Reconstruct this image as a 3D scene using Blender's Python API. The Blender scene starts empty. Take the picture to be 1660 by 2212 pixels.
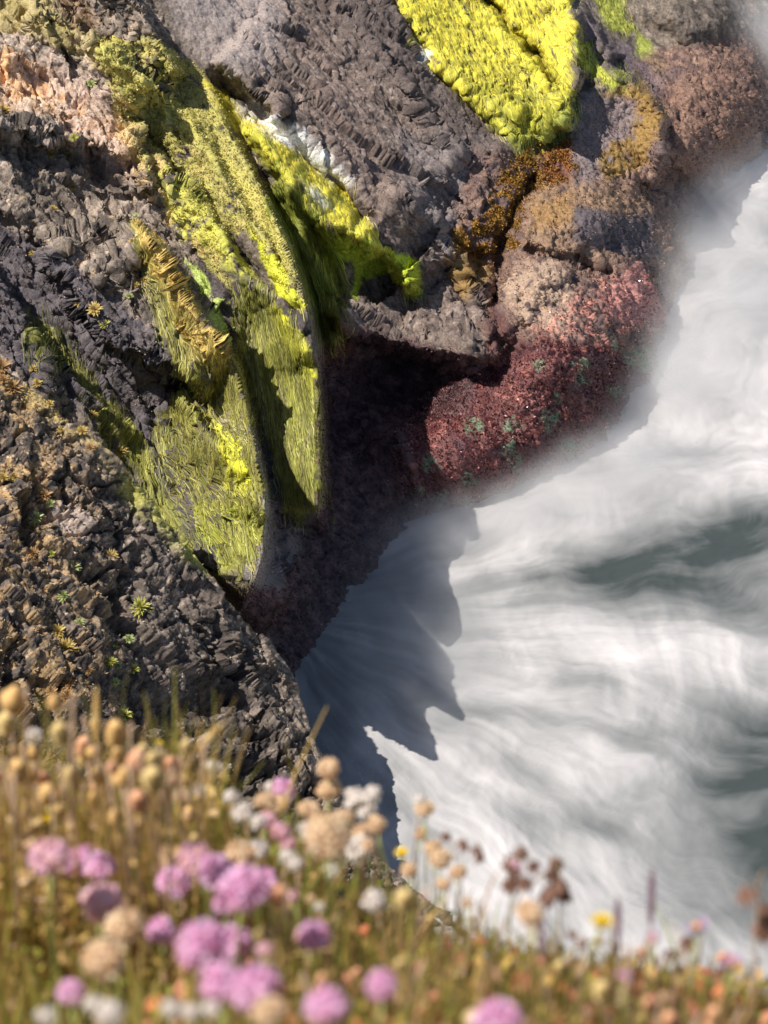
import bpy, math, random
SM = 1.0
import numpy as np
rnd = random.Random(7)
R = math.radians
# ------------------------------------------------------------------ camera, world, sun
CAMZ = 22.0; PITCH = R(38.0); TH = math.tan(R(8.5))
scene = bpy.context.scene
cam_d = bpy.data.cameras.new("camera"); cam = bpy.data.objects.new("camera", cam_d)
scene.collection.objects.link(cam); scene.camera = cam
cam.location = (0, 0, CAMZ); cam.rotation_euler = (R(90) - PITCH, 0, 0)
cam_d.sensor_fit = 'HORIZONTAL'; cam_d.sensor_width = 24.0; cam_d.lens = 12.0 / TH
cam_d.clip_start = 0.05; cam_d.clip_end = 6000
cam_d.dof.use_dof = True; cam_d.dof.focus_distance = 33.0; cam_d.dof.aperture_fstop = 9.5
SUN_AZ = (-1.0, -0.10); SUN_EL = R(56.0)
w = bpy.data.worlds.new("World"); scene.world = w; w.use_nodes = True
nt = w.node_tree; nt.nodes.clear()
sky = nt.nodes.new('ShaderNodeTexSky'); sky.sky_type = 'NISHITA'; sky.sun_disc = False
sky.sun_elevation = SUN_EL; sky.sun_rotation = math.atan2(SUN_AZ[0], SUN_AZ[1])
bg = nt.nodes.new('ShaderNodeBackground'); bg.inputs['Strength'].default_value = 0.075
wo = nt.nodes.new('ShaderNodeOutputWorld')
nt.links.new(sky.outputs[0], bg.inputs[0]); nt.links.new(bg.outputs[0], wo.inputs[0])
sl = bpy.data.lights.new("sun", 'SUN'); sl.energy = 4.6; sl.angle = R(0.5); sl.color = (1.0, 0.95, 0.88)
so = bpy.data.objects.new("sun", sl); scene.collection.objects.link(so)
ln = math.hypot(*SUN_AZ); ce = math.cos(SUN_EL)
from mathutils import Vector
sd = Vector((SUN_AZ[0]/ln*ce, SUN_AZ[1]/ln*ce, math.sin(SUN_EL)))
so.rotation_euler = sd.to_track_quat('Z', 'Y').to_euler(); so.location = (0, 20, 60)
scene.view_settings.view_transform = 'Standard'; scene.view_settings.look = 'None'
scene.view_settings.exposure = 0.32; scene.view_settings.gamma = 1.0
scene.cycles.volume_step_rate = 1.0; scene.cycles.volume_max_steps = 64; scene.cycles.volume_bounces = 2
scene.cycles.transparent_max_bounces = 16

# ------------------------------------------------------------------ helpers
COL = scene.collection
def rays(U, V):
    X = (np.asarray(U, float) - 830) / 830 * TH; Y = -(np.asarray(V, float) - 1106) / 830 * TH
    c, s = math.cos(PITCH), math.sin(PITCH)
    return np.stack([X, c + Y * s, -s + Y * c], -1)
def at_z(U, V, Z):
    d = rays(U, V); t = (np.asarray(Z) - CAMZ) / d[..., 2]
    p = d * t[..., None]; p[..., 2] += CAMZ
    return p
def at_dist(u, v, dist):
    d = rays(u, v); d = d / np.linalg.norm(d); return Vector((d[0]*dist, d[1]*dist, CAMZ + d[2]*dist))
_rs = np.random.RandomState(3)
_G = _rs.normal(size=(256, 3)).astype(np.float32); _G /= np.linalg.norm(_G, axis=1)[:, None]
_P = _rs.permutation(256).astype(np.int32); _P = np.concatenate([_P, _P, _P])
def perlin(p):
    p = np.asarray(p, np.float32); pi = np.floor(p).astype(np.int32); pf = p - pi; pi &= 255
    u = pf * pf * pf * (pf * (pf * 6 - 15) + 10); out = np.zeros(p.shape[:-1], np.float32)
    for cx in (0, 1):
        hx = _P[(pi[..., 0] + cx) & 255]; wx = u[..., 0] if cx else 1 - u[..., 0]
        for cy in (0, 1):
            hy = _P[hx + ((pi[..., 1] + cy) & 255)]; wy = u[..., 1] if cy else 1 - u[..., 1]
            for cz in (0, 1):
                g = _G[_P[hy + ((pi[..., 2] + cz) & 255)]]; wz = u[..., 2] if cz else 1 - u[..., 2]
                out += (g[..., 0]*(pf[..., 0]-cx) + g[..., 1]*(pf[..., 1]-cy) + g[..., 2]*(pf[..., 2]-cz)) * wx*wy*wz
    return out * 1.5
def fbm(p, oct=5, gain=0.5, lac=2.03, ridged=False):
    p = np.asarray(p, np.float32); a = 1.0; s = 0; n = 0
    for k in range(oct):
        v = perlin(p + k * 17.3)
        if ridged: v = 1 - 2 * np.abs(v)
        s = s + a * v; n += a; a *= gain; p = p * lac
    return s / n
def cells(p, jit=0.9):
    """distance to nearest feature point, second nearest and a random value of the cell"""
    p = np.asarray(p, np.float32); pi = np.floor(p).astype(np.int32); f = p - pi
    d1 = np.full(p.shape[:-1], 9., np.float32); d2 = d1.copy(); idv = np.zeros_like(d1)
    for i in (-1, 0, 1):
        for j in (-1, 0, 1):
            for k in (-1, 0, 1):
                h = _P[_P[_P[(pi[..., 0]+i) & 255] + ((pi[..., 1]+j) & 255)] + ((pi[..., 2]+k) & 255)]
                g = _G[h] * 0.5 * jit + 0.5
                d = np.sqrt((i + g[..., 0] - f[..., 0])**2 + (j + g[..., 1] - f[..., 1])**2 + (k + g[..., 2] - f[..., 2])**2)
                nr = d < d1
                d2 = np.where(nr, d1, np.minimum(d2, d)); idv = np.where(nr, h / 255., idv); d1 = np.where(nr, d, d1)
    return d1, d2, idv
def facets(p, jit=.95, tilt=1.0):
    """height of randomly tilted flat facets, one per cell: broken rock"""
    p = np.asarray(p, np.float32); pi = np.floor(p).astype(np.int32); f = p - pi
    d1 = np.full(p.shape[:-1], 9., np.float32); val = np.zeros_like(d1)
    for i in (-1, 0, 1):
        for j in (-1, 0, 1):
            for k in (-1, 0, 1):
                h = _P[_P[_P[(pi[..., 0]+i) & 255] + ((pi[..., 1]+j) & 255)] + ((pi[..., 2]+k) & 255)]
                g = _G[h] * 0.5 * jit + 0.5; v = np.stack([f[..., 0]-i-g[..., 0], f[..., 1]-j-g[..., 1], f[..., 2]-k-g[..., 2]], -1)
                d = (v * v).sum(-1); nr = d < d1; hv = (v * _G[(h * 7 + 31) & 255]).sum(-1) * tilt + h / 255. - .5
                val = np.where(nr, hv, val); d1 = np.where(nr, d, d1)
    return val
def sstep(a, b, x):
    t = np.clip((x - a) / (b - a), 0, 1); return t * t * (3 - 2 * t)
def seg_dist(U, V, pts):
    """distance to polyline, side (+ = left of travel when image v points down), parameter 0..1"""
    pts = [np.array(p, float) for p in pts]; L = [0]
    for a, b in zip(pts, pts[1:]): L.append(L[-1] + np.linalg.norm(b - a))
    bd = np.full(U.shape, 1e9); sg = np.zeros(U.shape); tp = np.zeros(U.shape)
    for i, (a, b) in enumerate(zip(pts, pts[1:])):
        e = b - a; l2 = e @ e
        t = np.clip(((U - a[0]) * e[0] + (V - a[1]) * e[1]) / l2, 0, 1)
        dx = U - a[0] - t * e[0]; dy = V - a[1] - t * e[1]; d = np.hypot(dx, dy)
        m = d < bd; cr = e[0] * (V - a[1]) - e[1] * (U - a[0])
        bd = np.where(m, d, bd); sg = np.where(m, np.sign(cr), sg); tp = np.where(m, (L[i] + t * math.sqrt(l2)) / L[-1], tp)
    return bd, sg, tp
def poly_sd(U, V, poly):
    """signed distance to polygon, + inside"""
    d = seg_dist(U, V, list(poly) + [poly[0]])[0]; ins = np.zeros(U.shape, bool); n = len(poly)
    for i in range(n):
        x1, y1 = poly[i]; x2, y2 = poly[(i + 1) % n]
        if y1 == y2: continue
        c = ((y1 > V) != (y2 > V)) & (U < (x2 - x1) * (V - y1) / (y2 - y1) + x1); ins ^= c
    return np.where(ins, d, -d)
def tps(pts, vals, U, V, smooth=0.0):
    P = np.array(pts, float) / 1000.; n = len(P)
    def K(r2): return 0.5 * r2 * np.log(np.maximum(r2, 1e-12))
    D = ((P[:, None] - P[None]) ** 2).sum(-1)
    A = np.zeros((n + 3, n + 3)); A[:n, :n] = K(D) + smooth * np.eye(n); A[:n, n] = 1; A[:n, n+1:] = P; A[n, :n] = 1; A[n+1:, :n] = P.T
    s = np.linalg.solve(A, np.concatenate([vals, [0, 0, 0]]))
    u = U / 1000.; v = V / 1000.; o = s[n] + s[n+1] * u + s[n+2] * v
    for i in range(n): o = o + s[i] * K((u - P[i, 0])**2 + (v - P[i, 1])**2)
    return o
def grid_normals(P):
    du = np.gradient(P, axis=1); dv = np.gradient(P, axis=0)
    n = np.cross(du, -dv); n /= np.linalg.norm(n, axis=-1)[..., None] + 1e-9
    return n
def link(o, parent=None):
    COL.objects.link(o)
    if parent: o.parent = parent
    return o
def np_mesh(name, verts, faces, attrs=None, mat=None, smooth=True):
    verts = np.asarray(verts, np.float32).reshape(-1, 3); faces = np.asarray(faces, np.int32); k = faces.shape[1]
    me = bpy.data.meshes.new(name); me.vertices.add(len(verts)); me.vertices.foreach_set('co', verts.ravel())
    me.loops.add(faces.size); me.loops.foreach_set('vertex_index', faces.ravel())
    me.polygons.add(len(faces)); me.polygons.foreach_set('loop_start', np.arange(0, faces.size, k, dtype=np.int32))
    me.polygons.foreach_set('loop_total', np.full(len(faces), k, np.int32))
    me.polygons.foreach_set('use_smooth', np.full(len(faces), smooth, bool))
    for nm, a in (attrs or {}).items():
        if a.ndim == 2:
            at = me.attributes.new(nm, 'FLOAT_COLOR', 'POINT')
            c = np.ones((len(verts), 4), np.float32); c[:, :3] = a; at.data.foreach_set('color', c.ravel())
        else:
            at = me.attributes.new(nm, 'FLOAT', 'POINT'); at.data.foreach_set('value', a.astype(np.float32))
    me.update(calc_edges=True); me.validate()
    if mat: me.materials.append(mat)
    return me
def tag(o, label=None, cat=None, group=None, kind=None):
    if label: o['label'] = label
    if cat: o['category'] = cat
    if group: o['group'] = group
    if kind: o['kind'] = kind
    return o
def grid_faces(ny, nx, mask=None):
    idx = np.arange(ny * nx, dtype=np.int32).reshape(ny, nx)
    f = np.stack([idx[:-1, :-1], idx[1:, :-1], idx[1:, 1:], idx[:-1, 1:]], -1)
    if mask is not None: return f[mask[:-1, :-1]]
    return f.reshape(-1, 4)
def sub_mesh(name, P, attrs, mask, mat):
    """mesh of the cells of the grid where mask (ny-1,nx-1 cells) holds"""
    ny, nx = P.shape[:2]; f = grid_faces(ny, nx).reshape(ny-1, nx-1, 4)[mask]
    used, inv = np.unique(f, return_inverse=True)
    return np_mesh(name, P.reshape(-1, 3)[used], inv.reshape(-1, 4), {k: a.reshape(ny*nx, -1)[used] if a.ndim == 3 else a.ravel()[used] for k, a in attrs.items()}, mat)

# ------------------------------------------------------------------ materials
def new_mat(name):
    m = bpy.data.materials.new(name); m.use_nodes = True; n = m.node_tree; n.nodes.clear()
    out = n.nodes.new('ShaderNodeOutputMaterial'); b = n.nodes.new('ShaderNodeBsdfPrincipled'); n.links.new(b.outputs[0], out.inputs[0])
    return m, n, b
def N(n, t, **k):
    x = n.nodes.new(t)
    for a, v in k.items(): setattr(x, a, v)
    return x
def noise_val(n, scale, detail=4, rough=0.6, vec=None, lo=0.3, hi=0.7, a=0.6, b=1.4):
    t = N(n, 'ShaderNodeTexNoise'); t.inputs['Scale'].default_value = scale; t.inputs['Detail'].default_value = detail; t.inputs['Roughness'].default_value = rough
    if vec: n.links.new(vec, t.inputs['Vector'])
    r = N(n, 'ShaderNodeMapRange'); r.inputs[1].default_value = lo; r.inputs[2].default_value = hi; r.inputs[3].default_value = a; r.inputs[4].default_value = b
    n.links.new(t.outputs[0], r.inputs[0]); return r.outputs[0], t
def surf_mat(name, bump=0.5, bscale=60, spread=(0.6, 1.45), rough=0.85, dist=0.02, cscale=28):
    """material reading the Col (albedo) and wet attributes, with fine grain in colour and relief"""
    m, n, b = new_mat(name)
    at = N(n, 'ShaderNodeAttribute', attribute_name='Col'); wt = N(n, 'ShaderNodeAttribute', attribute_name='wet')
    geo = N(n, 'ShaderNodeTexCoord')
    v1, _ = noise_val(n, cscale, 6, 0.7, geo.outputs['Object'], 0.3, 0.7, *spread)
    mx = N(n, 'ShaderNodeVectorMath', operation='SCALE'); n.links.new(at.outputs['Color'], mx.inputs[0]); n.links.new(v1, mx.inputs['Scale'])
    n.links.new(mx.outputs[0], b.inputs['Base Color'])
    r = N(n, 'ShaderNodeMapRange'); r.inputs[3].default_value = rough; r.inputs[4].default_value = 0.22; n.links.new(wt.outputs['Fac'], r.inputs[0]); n.links.new(r.outputs[0], b.inputs['Roughness'])
    sp = N(n, 'ShaderNodeMapRange'); sp.inputs[3].default_value = 0.15; sp.inputs[4].default_value = 0.7; n.links.new(wt.outputs['Fac'], sp.inputs[0]); n.links.new(sp.outputs[0], b.inputs['Specular IOR Level'])
    t = N(n, 'ShaderNodeTexNoise'); t.inputs['Scale'].default_value = bscale; t.inputs['Detail'].default_value = 5; t.inputs['Roughness'].default_value = 0.7; n.links.new(geo.outputs['Object'], t.inputs['Vector'])
    bp = N(n, 'ShaderNodeBump'); bp.inputs['Strength'].default_value = bump; bp.inputs['Distance'].default_value = dist
    n.links.new(t.outputs[0], bp.inputs['Height']); n.links.new(bp.outputs[0], b.inputs['Normal'])
    return m
M_rock = surf_mat('rock', 0.7, 45, (0.5, 1.5), 0.9, 0.03)
M_algae = surf_mat('algae', 0.6, 60, (0.7, 1.25), 0.8, 0.02)
# ------------------------------------------------------------------ the cliff: height above the sea over the shore curve
STEP = 2.1 * SM
u_ = np.arange(-260, 1860, STEP); v_ = np.arange(-200, 1620, STEP)
U, V = np.meshgrid(u_, v_)
shore_px = [(430, 2050), (560, 1640), (640, 1440), (740, 1295), (880, 1120), (1090, 1045), (1290, 955), (1390, 800), (1440, 640), (1500, 430), (1640, 260), (1720, 80), (1900, -260)]
shore = at_z([p[0] for p in shore_px], [p[1] for p in shore_px], 0.0)[:, :2]
def shore_d(x, y):
    bd = np.full(x.shape, 1e9); sg = np.ones(x.shape)
    for a, b in zip(shore, shore[1:]):
        e = b - a; l2 = e @ e; t = np.clip(((x-a[0])*e[0] + (y-a[1])*e[1]) / l2, 0, 1)
        dx = x-a[0]-t*e[0]; dy = y-a[1]-t*e[1]; d = np.hypot(dx, dy); m = d < bd
        cr = e[0]*(y-a[1]) - e[1]*(x-a[0]); bd = np.where(m, d, bd); sg = np.where(m, np.sign(cr), sg)
    return bd * sg
slope = 0.64 - 0.04 * sstep(900, 1250, U)
Z = np.zeros(U.shape)
for it in range(22):
    P = at_z(U, V, Z); D = shore_d(P[..., 0], P[..., 1])
    Zl = slope * D; Zr = .60 * (1 - np.exp(-np.maximum(D, 0) / .40)) + .46 * D; kk = sstep(820, 1000, U)
    Z = 0.6 * Z + 0.4 * np.where(D > 0, Zl * (1 - kk) + Zr * kk, np.maximum(1.2 * D, -1.0))
wn = np.stack([U/90., V/90., U*0], -1)
wu = U + 26 * fbm(wn, 3) ; wv = V + 26 * fbm(wn + 40, 3)
def scarp(pts, h, L, wd, t0=0.12, t1=0.12, side=1, rough=9):
    """raised edge: the ground climbs to the line over L on one side and drops over wd on the other"""
    d, s, t = seg_dist(U + rough*3*N1, V + rough*3*N2, pts); s = s * side
    tap = sstep(0, t0, t) * (1 - sstep(1 - t1, 1, t)) if t1 > 0 else sstep(0, t0, t)
    if t0 <= 0: tap = 1 - sstep(1 - max(t1, 1e-3), 1, t)
    return h * tap * np.where(s > 0, np.exp(-d / L), np.exp(-(d / wd) ** 2))
def blob(cu, cv, ru, rv, h, ang=0, p=2.0):
    c, s = math.cos(R(ang)), math.sin(R(ang)); x = wu - cu; y = wv - cv
    r = np.hypot((x*c + y*s) / ru, (-x*s + y*c) / rv)
    return h * np.exp(-r ** p)
def groove(pts, h, wd, rough=6):
    d, s, t = seg_dist(U + rough*3*N1, V + rough*3*N2, pts); return -h * np.exp(-(d/wd)**2) * sstep(0, .1, t) * (1 - sstep(.9, 1, t))
N1 = fbm(np.stack([U/60., V/60., U*0+5], -1), 4); N2 = fbm(np.stack([U/60., V/60., U*0+9], -1), 4)
F = np.zeros(U.shape)
LEFT = 1  # raised side is on the left of the picture for lines drawn downwards (side=+1)
# rib B, right edge
F += scarp([(430,150),(490,280),(560,410),(620,540),(662,670),(684,790),(690,930),(688,1080),(684,1150)], 1.45*sstep(150, 900, V)+0.25+.15*sstep(850,1080,V), 110, 13, 0.1, 0.06, rough=0)
# inner crests of the mossy slab
F += scarp([(215,85),(330,180),(430,300),(520,440),(590,560),(650,670)], 0.22, 45, 12, .05, .05)
F += scarp([(300,330),(400,400),(470,500),(530,600),(600,640),(650,720),(684,800)], 0.35, 60, 16, .1, .1)
F += groove([(270,230),(380,370),(450,450),(520,540),(590,610),(650,700)], 0.18, 14)
# rib A
F += scarp([(275,465),(350,550),(410,660),(465,720),(510,800),(535,900),(556,1000),(572,1090),(568,1190),(552,1260),(500,1340)], 0.90+.55*np.exp(-((V-975)/50)**2)+.22*np.exp(-((V-1120)/35)**2)-.10*sstep(1150,1230,V)+.88*sstep(850,1120,V), 90, 12, .08, .13, rough=0)
LOWLIP = [(420,1290),(505,1245),(560,1200),(600,1135),(650,1110),(690,1085)]
F += scarp([(380,850),(440,930),(500,1000),(540,1050)], 0.3, 40, 14, .1, .2)
# dark wall under the rocky lip left of rib A
F += scarp([(480,850),(400,800),(330,760),(250,730),(190,660),(130,570),(90,480)], 0.6, 150, 22, .15, .15, side=1)
F += blob(565, 1285, 75, 75, .6, 0, 3)
F += blob(480, 1205, 95, 130, .95, 25, 2.2)
F -= blob(950, 620, 170, 150, .65, 0, 3)
F += blob(330, 960, 100, 160, -0.3, 20)
F += groove([(300,750),(350,850),(390,960)], 0.12, 7)
# upper left ledges
F += scarp([(320,350),(230,310),(140,290),(0,275),(-120,260)], 0.35, 90, 22, .15, .1, side=1)
F += scarp([(260,640),(180,560),(60,470),(-60,400)], 0.2, 90, 22, .15, .1, side=1)
F += scarp([(60,10),(160,60),(230,120),(330,190)], 0.35, 60, 12, .1, .1)
F += scarp([(210,-80),(300,20),(350,100),(390,180)], 0.5, 70, 14, .1, .1)
F += scarp([(290,270),(310,330),(318,420)], 0.3, 50, 12, .1, .1)
F += scarp([(-60,520),(20,640),(70,760),(110,900)], 0.25, 110, 18, .1, .1)
# rib C: slab facing the sun with a lip on its lower side
F += scarp([(905,645),(840,535),(760,508),(700,470),(640,410),(590,340),(540,250)], 0.62, 120, 26, .12, .1, side=1)
F += scarp([(600,380),(640,470),(690,580),(730,700),(745,800)], 0.35, 50, 16, .1, .1)
F += groove([(440,150),(560,245),(650,330),(735,400),(810,500)], 0.28, 16)
F += scarp([(470,120),(560,200),(610,262)], 0.4, 60, 12, .1, .1, side=-1)
# grey slab: lip above the cave, and its own right edge
F += scarp([(1075,800),(1040,770),(960,760),(880,735),(800,722),(752,700),(748,640)], 0.6, 170, 22, .12, .1, side=1)
F += scarp([(830,400),(930,470),(975,560),(1010,640),(1060,760)], 0.35, 70, 18, .1, .1)
F += scarp([(760,40),(850,150),(920,280),(990,380)], 0.2, 60, 20, .1, .1)
F += blob(865, 830, 115, 70, -0.5, 12, 3)
F += blob(1050, 950, 190, 95, .18, -12, 3)
F += blob(745, 960, 80, 120, -0.35, 0, 3)
F += blob(720, 1010, 120, 70, 0.35)
F += scarp([(850,920),(880,990),(905,1080)], 0.12, 30, 14)
# red ledge
F += blob(1010, 990, 150, 75, 0.10, -8, 4)
F += blob(1190, 860, 120, 110, 0.15, 0, 3)
# yellow slab
F += blob(1060, 120, 260, 200, 0.35, 35, 4)
F += groove([(1035,-30),(1100,60),(1160,120),(1215,200)], 0.35, 11)
F += groove([(830,-30),(880,80),(960,180),(1040,260),(1100,320)], 0.22, 16)
F += scarp([(1200,-60),(1240,50),(1250,130),(1232,210),(1215,290)], 0.45, 60, 14, .1, .1)
F += scarp([(1100,40),(1140,130),(1180,190),(1225,250)], 0.18, 40, 10)
F += scarp([(1060,200),(1130,240),(1190,290)], 0.12, 30, 12)
# rocks right of it
F += blob(1310, 260, 110, 150, 0.40, -10, 3.5)
F += blob(1265, 600, 175, 215, 0.42, -12, 3.5)
F += blob(1190, 760, 120, 110, 0.25, 0, 3)
F += blob(1270, 455, 120, 60, 0.22, 0, 3)
F += blob(1530, 250, 135, 140, 0.60, 20, 3.2)
F += blob(1470, 330, 60, 60, 0.2, 0, 3)
F += scarp([(1290,140),(1380,200),(1425,260),(1420,360),(1400,420)], 0.45, 60, 14, .1, .1)
F += scarp([(1240,0),(1290,80),(1340,130)], 0.35, 50, 12)
F += blob(1500, 10, 110, 70, 0.5, 20, 3)
F += groove([(1170,370),(1120,440),(1080,560),(1070,680)], 0.30, 17)
F += groove([(1130,530),(1180,560),(1260,570),(1330,600)], 0.16, 14)
F += groove([(960,560),(1000,650),(1060,760)], 0.15, 16)
Z = Z + F
P0 = at_z(U, V, Z)
Nn = grid_normals(P0)
# smooth the normal field so relief does not tangle at the edges
# relief
q = P0.astype(np.float32)
dirv = np.array([0.55, -0.35, -0.75]); dirv /= np.linalg.norm(dirv)
al = (q @ dirv.astype(np.float32))[..., None] * dirv.astype(np.float32)
qs = q - al * 0.72                     # stretched along the fall of the ribs
wA = sstep(30, -60, U - (420 + (V - 300) * 0.25)) * sstep(1300, 1200, V)  # rough broken rock on the upper left
wD = np.clip(poly_sd(U, V, [(440,-260),(850,-260),(900,100),(1090,330),(1010,520),(1080,760),(740,720),(830,540),(730,390),(560,240)]) / 40 + .5, 0, 1)
wR = sstep(930, 1080, U + (V - 700) * -0.25) * sstep(250, 420, V + (U - 1100) * .6)
big = fbm(qs * 1.3, 4)
rid = fbm(qs * 3.1 + 3, 4, ridged=True)
wz = np.stack([big, rid, big], -1)
fz = facets(qs * 1.25 + 2 + .3 * wz); fa = facets(qs * 3.0 + .4 * wz); fb = facets(qs * 6.5 + 5 + .4 * wz); fc = facets(q * 13 + 9)
c1, c2, cid = cells(qs * 3.8 + .35 * wz); crack = sstep(.14, .0, c2 - c1)
d1, d2, did = cells(q * 11.0)
fine = fbm(q * 16, 4, 0.6)
med = fbm(q * 6, 4, 0.55)
disp = 0.10 * big + 0.05 * (rid - .2)
disp += -(.07 * wA + .02 * wD) * crack
disp += wA * (.20 * fz + 0.11 * fa + 0.05 * fb + 0.016 * fc + 0.012*fbm(qs*9, 3, ridged=True))
disp += (1 - wA) * (0.035 * med)
disp += wD * (.05 * fbm(qs*1.6+33, 3, ridged=True) + .14 * fz + 0.06 * fa + .012 * fb + 0.06 * fbm(qs*3.2+7, 4, .55) - 0.03 * sstep(.40, .1, d1) * sstep(-.1, .25, med) + .015 * np.abs(med) + .010 * fbm(q*26+2, 3, .6))
disp += wR * (.06 * fz + .04 * fa + .02 * fb + 0.07 * np.abs(med) + 0.03 * (0.5 - d1) + .05 * fbm(q*3+21, 4, .6) + .02 * fbm(q*28+2, 3, .6))
nearc = np.zeros(U.shape)
for ln2 in ([(662,670),(684,790),(690,930),(688,1080),(684,1150)], [(510,800),(535,900),(556,1000),(572,1090),(568,1190),(552,1260),(500,1340)]):
    nearc = np.maximum(nearc, np.exp(-(seg_dist(U, V, ln2)[0] / 30) ** 2))
disp *= 1 - .8 * nearc
disp += 0.022 * fine * (1 - .6 * wA)
# ------------------------------------------------------------------ colours the rock and its growth have
sU = (U * .8 - V * .6) ; sV = (U * .6 + V * .8)
fr_ = fbm(np.stack([sU/9., sV/46., U*0+14], -1), 4, .6)
wU = U + 20 * fbm(np.stack([U/38., V/38., U*0+2], -1), 4) + 5 * fine + 9 * fr_; wV = V + 16 * fbm(np.stack([U/38., V/38., U*0+6], -1), 4) + 5 * fine + 14 * fr_
def C(*c): return np.array(c, np.float32)
col = np.zeros(U.shape + (3,), np.float32) + C(.155, .125, .10)
wet = np.zeros(U.shape, np.float32)
pn1 = fbm(q * 2.3 + 11, 5, .6); pn2 = fbm(q * 5 + 31, 5, .65); pn3 = fbm(q*12+5, 3, .6)
def mixc(m, c, k=1.0):
    global col
    m = (np.clip(m, 0, 1) * k)[..., None]; col = col * (1 - m) + C(*c) * m
def pmask(poly, soft=10, patch=0.0, pn=None, thr=0.0):
    m = sstep(-soft, soft, poly_sd(wU, wV, poly))
    if patch: m = m * sstep(thr - .12, thr + .12, (pn2 if pn is None else pn) + (1 - patch))
    return m
# rock tones
mixc(sstep(-.1, .35, pn1), (.23, .185, .15)); mixc(sstep(.12, .35, pn2), (.40, .32, .26), .7); mixc(sstep(.0, -.25, pn2), (.055, .046, .042), .8)
mixc(wD, (.20, .152, .128), .9); mixc(wD * sstep(.0, .35, pn1), (.30, .225, .185), .7); mixc(wD * sstep(.1, .4, pn2 + .4*pn3), (.40, .32, .27), .6); mixc(wD * sstep(0, -.3, pn2), (.075, .058, .053), .85); mixc(wD * sstep(.05, .22, fr_ + .5*pn1), (.09, .07, .062), .6)
mixc(pmask([(300,-260),(620,-260),(600,100),(570,160),(450,140),(380,60)], 30), (.36, .30, .275), .75)
mixc(pmask([(640,60),(700,300),(760,380),(850,420),(760,200)], 40), (.24, .175, .15), .5)
mixc(pmask([(850,300),(1090,340),(1010,520),(980,600),(900,480)], 30), (.22, .19, .185), .6)
mixc(pmask([(660,-60),(850,-100),(900,60),(1010,260),(1085,330),(980,330),(850,210),(760,120)], 30, .9), (.085, .07, .07), .6)
# peach and tan patches upper left
mixc(pmask([(-60,125),(60,130),(150,180),(210,240),(270,260),(350,340),(330,370),(230,330),(130,270),(20,230),(-60,220)], 16), (.50, .30, .165), .7)
mixc(pmask([(-60,125),(50,125),(150,210),(120,250),(0,200)], 14), (.58, .34, .16), .7)
mixc(pmask([(60,150),(230,180),(340,300),(380,380),(300,400),(180,330)], 24, .75), (.36, .25, .19), .7)
mixc(pmask([(-100,-60),(60,-20),(215,90),(300,200),(180,130),(60,70),(-100,40)], 10), (.42, .34, .12), .55)
mixc(pmask([(160,-40),(215,60),(215,100),(150,60),(120,0)], 8), (.2, .12, .06), .6)
mixc(pmask([(-80,40),(180,90),(240,180),(340,300),(380,420),(200,330),(60,300),(-80,260)], 24) * sstep(-.15, .2, pn2 + .4*pn3), (.44, .35, .29), .6)
# broken rock: scattered lichen and dry plants
mixc(wA * sstep(.28, .5, pn3 + .5*pn1), (.40, .29, .17), .8)
mixc(wA * sstep(.3, .5, pn1 - .3*pn3), (.33, .25, .22), .6)
# dark wall and gully rock, their shade also put into the albedo
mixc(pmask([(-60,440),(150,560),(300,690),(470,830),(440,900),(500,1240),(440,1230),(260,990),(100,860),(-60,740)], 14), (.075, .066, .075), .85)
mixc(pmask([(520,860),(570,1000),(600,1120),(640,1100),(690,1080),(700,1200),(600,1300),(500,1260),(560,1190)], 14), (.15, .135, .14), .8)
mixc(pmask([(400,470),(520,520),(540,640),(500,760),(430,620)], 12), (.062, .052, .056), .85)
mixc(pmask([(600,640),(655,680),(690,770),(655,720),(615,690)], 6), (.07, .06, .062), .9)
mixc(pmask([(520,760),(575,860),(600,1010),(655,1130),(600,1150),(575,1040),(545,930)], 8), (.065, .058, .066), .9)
# olive and tan moss of the wide slab
moss = pmask([(205,90),(330,80),(430,150),(490,260),(570,400),(620,520),(655,660),(600,600),(530,500),(470,520),(500,620),(440,560),(370,450),(310,370),(240,200)], 7)
moss = moss * sstep(-.27, -.14, .6*pn1 + .6*pn2 + .6*fr_)
mixc(moss, (.40, .36, .11)); mixc(moss * sstep(.05, .3, pn2), (.54, .43, .18), .8); mixc(moss * sstep(.0, -.25, pn3), (.20, .19, .06), .8)
tanm = pmask([(255,215),(330,330),(420,430),(500,560),(450,560),(370,480),(310,400),(240,270)], 8, .95)
mixc(tanm, (.54, .38, .18), .8)
mixc(pmask([(210,85),(330,85),(250,115),(330,180),(440,270),(560,420),(640,560),(620,570),(540,440),(430,310),(300,210),(230,150)], 5), (.56, .50, .13), .5)
mixc(pmask([(340,370),(360,360),(450,450),(530,560),(560,600),(520,600),(440,520),(390,520)], 8, .9), (.52, .52, .08), .75)
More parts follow.
